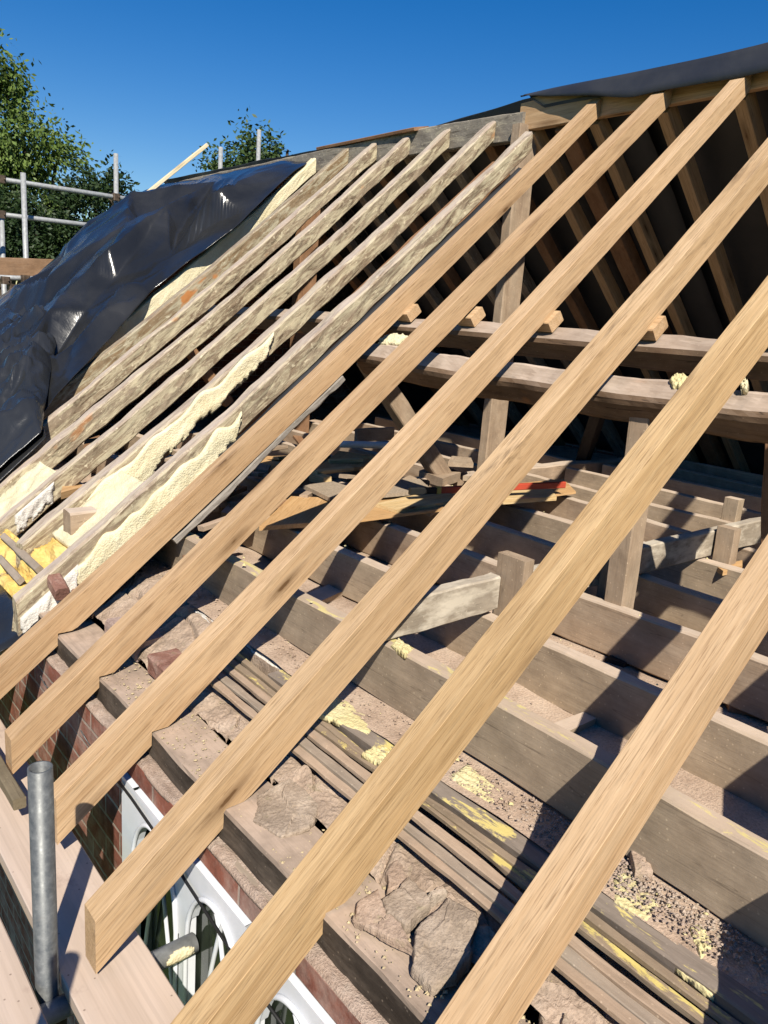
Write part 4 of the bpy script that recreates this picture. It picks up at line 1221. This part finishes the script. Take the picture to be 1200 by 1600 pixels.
def tarp():
    na, nb = 230, 280
    vs, fs = [], []
    for i in range(na + 1):
        a = i / na
        for j in range(nb + 1):
            b = j / nb
            if a <= .80:
                x = .62 + (3.36 - .62) * a / .80
                y0 = edge_y(x) + .02 * N((x * 8, 0, 5))
                yend = 7.55 + .12 * math.sin(x * 3)
                y = y0 + (yend - y0) * (b / .9 if b < .9 else 1)
                h = tarp_h(x, y)
                eb = min(1, (b * 12)); h = .075 + (h - .075) * eb
                p = on_roof(x, y, h)
                if b >= .9: p.z -= (b - .9) / .1 * .7; p.y += .03 + .03 * math.sin(x * 6)
                rr = max(0, (x - 3.05) / .31); p.z -= .07 * rr * rr
            else:
                t = (a - .80) / .20
                x = 3.36 + 1.9 * t
                y0 = 4.95 + .2 * t; y = y0 + (7.6 - y0) * (b / .9 if b < .9 else 1)
                h = tarp_h(3.36, y)
                z1 = on_roof(3.36, y, .075 + (h - .075) * min(1, b * 12)).z - .07
                p = V((x, y, min(z1, z1 + .02) - max(0, t * 1.9 - .10) * TAN))
                if b >= .9: p.z -= (b - .9) / .1 * .7
            vs.append(p)
    for i in range(na):
        for j in range(nb):
            k = i * (nb + 1) + j
            fs.append((k, k + 1, k + nb + 2, k + nb + 1))
    o = mesh_obj('plastic_sheet', vs, fs, TARP, smooth=True)
    o.modifiers.new('thickness', 'SOLIDIFY').thickness = .0025
    tag(o, 'large wrinkled black plastic sheet over the far end of the roof', 'plastic sheet')
tarp()
# second, shinier sheet hanging over the eaves at the left edge
def flap():
    na, nb = 130, 140
    vs, fs = [], []
    for i in range(na + 1):
        x = .45 + (1.62 - .45) * i / na
        u = i / na
        y0 = 3.90 + .10 * math.sin(u * 2.2) + (0 if x < 1.18 else (x - 1.18) * 2.6)
        for j in range(nb + 1):
            b = j / nb
            y = y0 + (6.6 - y0) * b ** 1.3
            h = .22 + .05 * N((x * 3, y * 2.2, 8)) + .07 * ridge(x * .6 + .5 * y, y, 2.6, 1.0) + .04 * ridge(x - .4 * y, y * .7, 6.0, 3.0) + .016 * ridge(x, y, 14, 6.0) - .05
            h = .085 + (h - .085) * min(1, .2 + b * 4)
            vs.append(on_roof(x, y, h))
    for i in range(na):
        for j in range(nb):
            k = i * (nb + 1) + j
            fs.append((k, k + 1, k + nb + 2, k + nb + 1))
    o = mesh_obj('plastic_sheet', vs, fs, TARPS, smooth=True)
    o.modifiers.new('thickness', 'SOLIDIFY').thickness = .0025
    tag(o, 'shiny crumpled black plastic sheet hanging at the left edge over rafter feet', 'plastic sheet')
flap()
# black strip between the last old rafter and the first new one
vs, fs = [], []
for i in range(61):
    x = .80 + (3.16 - .80) * i / 60
    for j in range(9):
        v = j / 8
        y = 2.655 + .165 * v + .006 * N((x * 4, 0, 1))
        perp = -.035 + .010 * N((x * 5, v * 3, 2)) - .012 * math.sin(v * math.pi)
        vs.append(on_roof(x, y - .0, perp - .02))
for i in range(60):
    for j in range(8):
        a = i * 9 + j; fs.append((a, a + 1, a + 10, a + 9))
o = mesh_obj('membrane_strip', vs, fs, MEMB, smooth=True)
o.modifiers.new('thickness', 'SOLIDIFY').thickness = .002
tag(o, 'narrow black membrane strip between the old and the new rafters', 'membrane')
vs, fs = [], []
for i in range(31):
    for j in range(13):
        u, v = i / 30, j / 12
        x = .52 + .30 * u; y = 2.78 + 1.1 * v
        vs.append(V((x, y, -1.34 + .19 * u + .03 * N((x * 9, y * 6, 3)))))
for i in range(30):
    for j in range(12):
        a = i * 13 + j; fs.append((a, a + 1, a + 14, a + 13))
o = mesh_obj('plastic_sheet', vs, fs, TARP, smooth=True)
o.modifiers.new('thickness', 'SOLIDIFY').thickness = .002
tag(o, 'black plastic hanging below the foot of the last old rafter', 'plastic sheet')

# pine batten sticking out of the plastic
a = at(205, 322, Y=7.2); b = at(324, 226, Y=7.05)
o = timber('batten', [a + (a - b) * .25, b], .04, .03, PINEP, up=V((-.6, 0, .8)), k=12)
tag(o, 'pale pine batten sticking up out of the plastic sheet', 'batten')

# ------------------------------------------------------------------ scaffold
TR = .0242
def coupler(p, parent, ax=V((0, 0, 1))):
    o = timber('coupler', [p - ax * .035, p + ax * .035], .075, .075, STEEL, up=V((0, 1, 0)) if abs(ax.z) > .5 else V((0, 0, 1)), k=4, bev=.015, rough=.004, parent=parent)
    tube('bolt', p + V((.02, -.055, 0)), p + V((.02, .055, 0)), .008, STEEL, parent=parent, n=8, hollow=False)
    return o
def stube(p0, p1, lab, cat='scaffold tube', grp='scaffold tubes', cp=(), rad=TR, mat=None):
    o = tube('scaffold_tube', p0, p1, rad, mat or (GALVL if 'gable' in (grp or '') else GALV), n=24)
    tag(o, lab, cat, grp)
    for c in cp: coupler(V(c), o)
    return o
stube(V((.405, 1.466, -3.4)), V((.413, 1.474, -.925)), 'weathered upright scaffold tube with open top in front of the rafter feet', cp=[(.406, 1.466, -1.56)])
o = stube(V((-.9, 1.435, -1.497)), V((.742, 1.435, -1.497)), 'grey scaffold tube poking past the deck edge towards the white window', mat=GALVL)
grid_slab('foam_spot', lambda u, v: V((.66 + .07 * u, 1.435 - .0242 * math.cos(-.6 + 1.5 * v) , -1.497 + .0242 * math.sin(-.6 + 1.5 * v) )), 14, 10,
          lambda u, v: .5 - math.hypot(u - .5, v - .5) + .1 * N((u * 5, v * 5, 3)), lambda u, v: V((0, -.003, .003)), V((0, .004, -.004)), FOAM, MW[o.name], o)
stube(V((-.9, 2.235, -1.497)), V((.745, 2.235, -1.497)), 'grey scaffold tube end beside the brick wall behind the upright tube', mat=GALVL)
stube(V((.02, .77, -3.4)), V((.02, .77, -.62)), 'unseen upright scaffold tube beside the viewer, added for its shadow on the deck')  # added out of frame so that its top shadows the deck
for x0, x1, lab in ((.436, .617, 'dusty scaffold board nearest the brick wall'), (.145, .378, 'dusty scaffold board left of the upright tube'), (-.09, .13, 'dusty outer scaffold board at the bottom left corner')):
    c = (x0 + x1) / 2
    o = timber('scaffold_board', [V((c, -1.2, -1.449)), V((c, 1.5, -1.449)), V((c, 4.6, -1.449))], x1 - x0, .038, DECK, k=40, bev=.003, sub=2, rough=.002)
    tag(o, lab, 'scaffold board', 'boards of the scaffold deck')
a = at(30, 1256, Z=-1.355)
o = timber('mossy_batten', [V((a.x, a.y, a.z)), V((a.x - .005, a.y + .5, a.z + .0)), V((a.x - .01, a.y + 1.3, a.z))], .034, .034, mat_old('mossy_wood', (.09, .07, .045), (.17, .135, .085), (.25, .2, .13)), k=16, rough=.003, endrough=.004)
tag(o, 'short old square batten end against the second new rafter foot', 'batten')

# distant scaffold beyond the gable
YS = 8.6
def up_tube(px, ptop, zb, lab, Y=YS):
    p = at(px, ptop, Y=Y)
    return stube(V((p.x, Y, zb)), p, lab, grp='scaffold beyond the gable')
up_tube(36, 270, -2.0, 'upright scaffold tube at the far left in front of the trees', 8.4)
up_tube(181, 240, -2.0, 'rusty upright scaffold tube beyond the plastic sheet', 8.7)
up_tube(345, 230, -2.0, 'short upright tube top showing above the ridge left of the small tree')
up_tube(405, 203, -2.0, 'upright tube top in front of the small tree above the ridge')
p = at(2, 375, Y=8.9); q = at(2, 330, Y=8.9)
stube(V((p.x, 8.9, -2)), q, 'upright scaffold tube cut by the left edge of the picture', grp='scaffold beyond the gable')
for y0, y1, lab, g in ((280, 312, 'upper horizontal guard rail tube in front of the trees', 0), (335, 360, 'lower horizontal guard rail tube in front of the trees', 0)):
    a = at(0, y0, Y=YS); b = at(205, y1, Y=YS)
    d = b - a
    o = stube(a - d * 1.2, b + d * .9, lab, grp='scaffold beyond the gable', cp=[])
    coupler(at(181, y0 + (y1 - y0) * .88, Y=YS), o)
    coupler(at(2, y0, Y=YS), o)
a = at(-60, 402, Y=8.35); b = at(120, 408, Y=8.35)
o = timber('toe_board', [a + V((0, 0, -.09)), b + V((0, 0, -.09))], .038, .2, mat_old('toe_board_wood', (.16, .09, .05), (.27, .16, .09), (.34, .22, .14)), k=14)
tag(o, 'brown scaffold toe board at the left edge below the trees', 'toe board')
a = at(-40, 432, Y=8.2); b = at(90, 437, Y=8.2)
o = stube(a, b, 'dark horizontal scaffold tube under the toe board', grp='scaffold beyond the gable')
coupler(at(8, 438, Y=8.15), o); coupler(at(20, 450, Y=8.15), o); coupler(at(40, 436, Y=8.15), o)

# ------------------------------------------------------------------ trees
def tree(lab, base, clumps, leaf, mat, n, seed, droop=0.0, gap=-.05):
    """clumps: (centre, radii) of leaf masses; leaves are small blades gathered on twigs"""
    rnd = random.Random(seed)
    root = empty('tree', base); tag(root, lab, 'tree', 'trees beyond the roof')
    # trunk and limbs
    vs, fs = [], []
    def limb(a, b, r0, r1, nseg=5, n=7):
        k0 = len(vs)
        mid = (a + b) / 2 + V((rnd.uniform(-.2, .2), rnd.uniform(-.2, .2), 0))
        for i in range(nseg + 1):
            t = i / nseg
            p = a.lerp(mid, t).lerp(mid.lerp(b, t), t); r = r0 + (r1 - r0) * t
            for j in range(n):
                an = 2 * math.pi * j / n
                vs.append(p + V((math.cos(an) * r, math.sin(an) * r, 0)))
        for i in range(nseg):
            for j in range(n):
                x = k0 + i * n + j; y = k0 + i * n + (j + 1) % n
                fs.append((x, y, y + n, x + n))
    c0 = sum((c for c, r in clumps), V()) / len(clumps)
    fork = base.lerp(c0, .55)
    limb(base, fork, .26, .16)
    for c, r in clumps:
        limb(fork, c, .11, .03)
        for _ in range(5):
            d = V((rnd.gauss(0, 1), rnd.gauss(0, 1), rnd.gauss(0, .8))).normalized()
            limb(c, c + V((d.x * r.x, d.y * r.y, d.z * r.z)) * .85, .028, .008, 3, 5)
    mesh_obj('trunk', vs, fs, BARK, Matrix.Translation(base), root, smooth=True)
    vs, fs = [], []
    tot = sum(r.x * r.z for c, r in clumps)
    for c, r in clumps:
        tw = int(n * r.x * r.z / tot / 16)
        for _ in range(tw):
            d = V((rnd.gauss(0, 1), rnd.gauss(0, 1), rnd.gauss(0, 1))).normalized()
            rad = rnd.random() ** .4 * (1 + .45 * N(d * 2.4 + c))
            p = c + V((d.x * r.x, d.y * r.y, d.z * r.z)) * rad
            if N(p, 1.5, seed) < gap: continue
            ax = (d + V((rnd.uniform(-.6, .6), rnd.uniform(-.6, .6), rnd.uniform(-.4, .4) - droop))).normalized()
            tl = leaf * rnd.uniform(3, 6)
            for k in range(16):
                q = p + ax * tl * (k / 16) + V((rnd.gauss(0, leaf * .7), rnd.gauss(0, leaf * .7), rnd.gauss(0, leaf * .7)))
                l = (ax * .5 + V((rnd.uniform(-1, 1), rnd.uniform(-1, 1), rnd.uniform(-1, .5) - droop))).normalized()
                s = l.cross(V((rnd.uniform(-1, 1), rnd.uniform(-1, 1), rnd.uniform(-1, 1)))).normalized()
                sz = leaf * rnd.uniform(.7, 1.3); b = len(vs)
                vs += [q, q + l * sz * .5 + s * sz * .24, q + l * sz, q + l * sz * .5 - s * sz * .24]
                fs.append((b, b + 1, b + 2, b + 3))
    mesh_obj('crown', vs, fs, mat, Matrix.Translation(base), root)

def cl(px, py, rx, rz, Y):
    c = at(px, py, Y=Y); k = c.dot(CF) / FPX
    return (c, V((rx * k, rx * k * .8, rz * k)))
b1 = at(-40, 300, Y=17); b1.z = -5.4
tree('tall feathery light green tree at the left edge', b1, [cl(-25, 112, 38, 34, 17), cl(-12, 165, 40, 32, 17), cl(-35, 225, 55, 46, 17), cl(38, 232, 44, 34, 16.5), cl(88, 256, 24, 32, 16.5), cl(72, 305, 46, 34, 16.5), cl(8, 300, 55, 46, 17), cl(102, 330, 38, 30, 16)], .10, LEAF1, 38000, 3, .35, .02)
b2 = at(130, 330, Y=14.5); b2.z = -5.4
tree('darker bushy tree low behind the guard rails', b2, [cl(150, 330, 40, 36, 14.5), cl(175, 318, 26, 32, 14), cl(100, 355, 50, 34, 15), cl(55, 360, 45, 30, 15), cl(60, 385, 40, 22, 15), cl(130, 372, 45, 26, 14.5), cl(20, 345, 30, 40, 15.5)], .085, LEAF2, 30000, 5, 0, -.12)
b3 = at(418, 250, Y=15); b3.z = -5.4
tree('small leafy tree top above the ridge right of the tube', b3, [cl(397, 238, 15, 14, 15), cl(386, 246, 10, 10, 15), cl(434, 243, 13, 8, 15), cl(410, 258, 28, 8, 15), cl(449, 237, 6, 5, 15)], .11, LEAF3, 2300, 8)
b4 = at(352, 262, Y=15.5); b4.z = -5.4
tree('small bush top just above the plastic covered ridge', b4, [cl(358, 264, 15, 6, 15.5), cl(340, 267, 8, 6, 15.5)], .09, LEAF3, 1300, 9)

# ================================================================== camera, light, sky
cam = bpy.data.cameras.new('camera'); co = bpy.data.objects.new('camera', cam); COL.objects.link(co)
m = Matrix((CR, -CD, -CF)).transposed().to_4x4()
co.matrix_world = m
cam.sensor_fit = 'HORIZONTAL'; cam.sensor_width = 36; cam.lens = FPX / 1200 * 36
cam.clip_start = .02; cam.clip_end = 2000
SC.camera = co

ELEV, AZ = math.radians(43.95), math.radians(31.7)
SD = V((math.cos(ELEV) * math.sin(AZ), math.cos(ELEV) * math.cos(AZ), -math.sin(ELEV)))
sl = bpy.data.lights.new('sun', 'SUN'); sl.energy = 5.0; sl.angle = math.radians(.53); sl.color = (1, .935, .82)
so = bpy.data.objects.new('sun', sl); COL.objects.link(so)
so.rotation_euler = SD.to_track_quat('-Z', 'Y').to_euler()

w = bpy.data.worlds.new('World'); SC.world = w; w.use_nodes = True
nt = w.node_tree
sky = nt.nodes.new('ShaderNodeTexSky'); sky.sky_type = 'NISHITA'; sky.sun_disc = False
sky.sun_elevation = ELEV; sky.sun_rotation = math.atan2(-SD.x, -SD.y)
sky.altitude = 60; sky.air_density = 1.1; sky.dust_density = .0; sky.ozone_density = 3.5
bg = nt.nodes['Background']; bg.inputs['Strength'].default_value = .07
hs = nt.nodes.new('ShaderNodeHueSaturation'); hs.inputs['Saturation'].default_value = 1.45; hs.inputs['Value'].default_value = 1.08; hs.inputs['Hue'].default_value = .511
nt.links.new(sky.outputs[0], hs.inputs['Color']); nt.links.new(hs.outputs[0], bg.inputs['Color'])

SC.view_settings.view_transform = 'Standard'; SC.view_settings.look = 'None'
SC.view_settings.exposure = .42; SC.view_settings.gamma = 1
SC.cycles.max_bounces = 6; SC.cycles.diffuse_bounces = 1
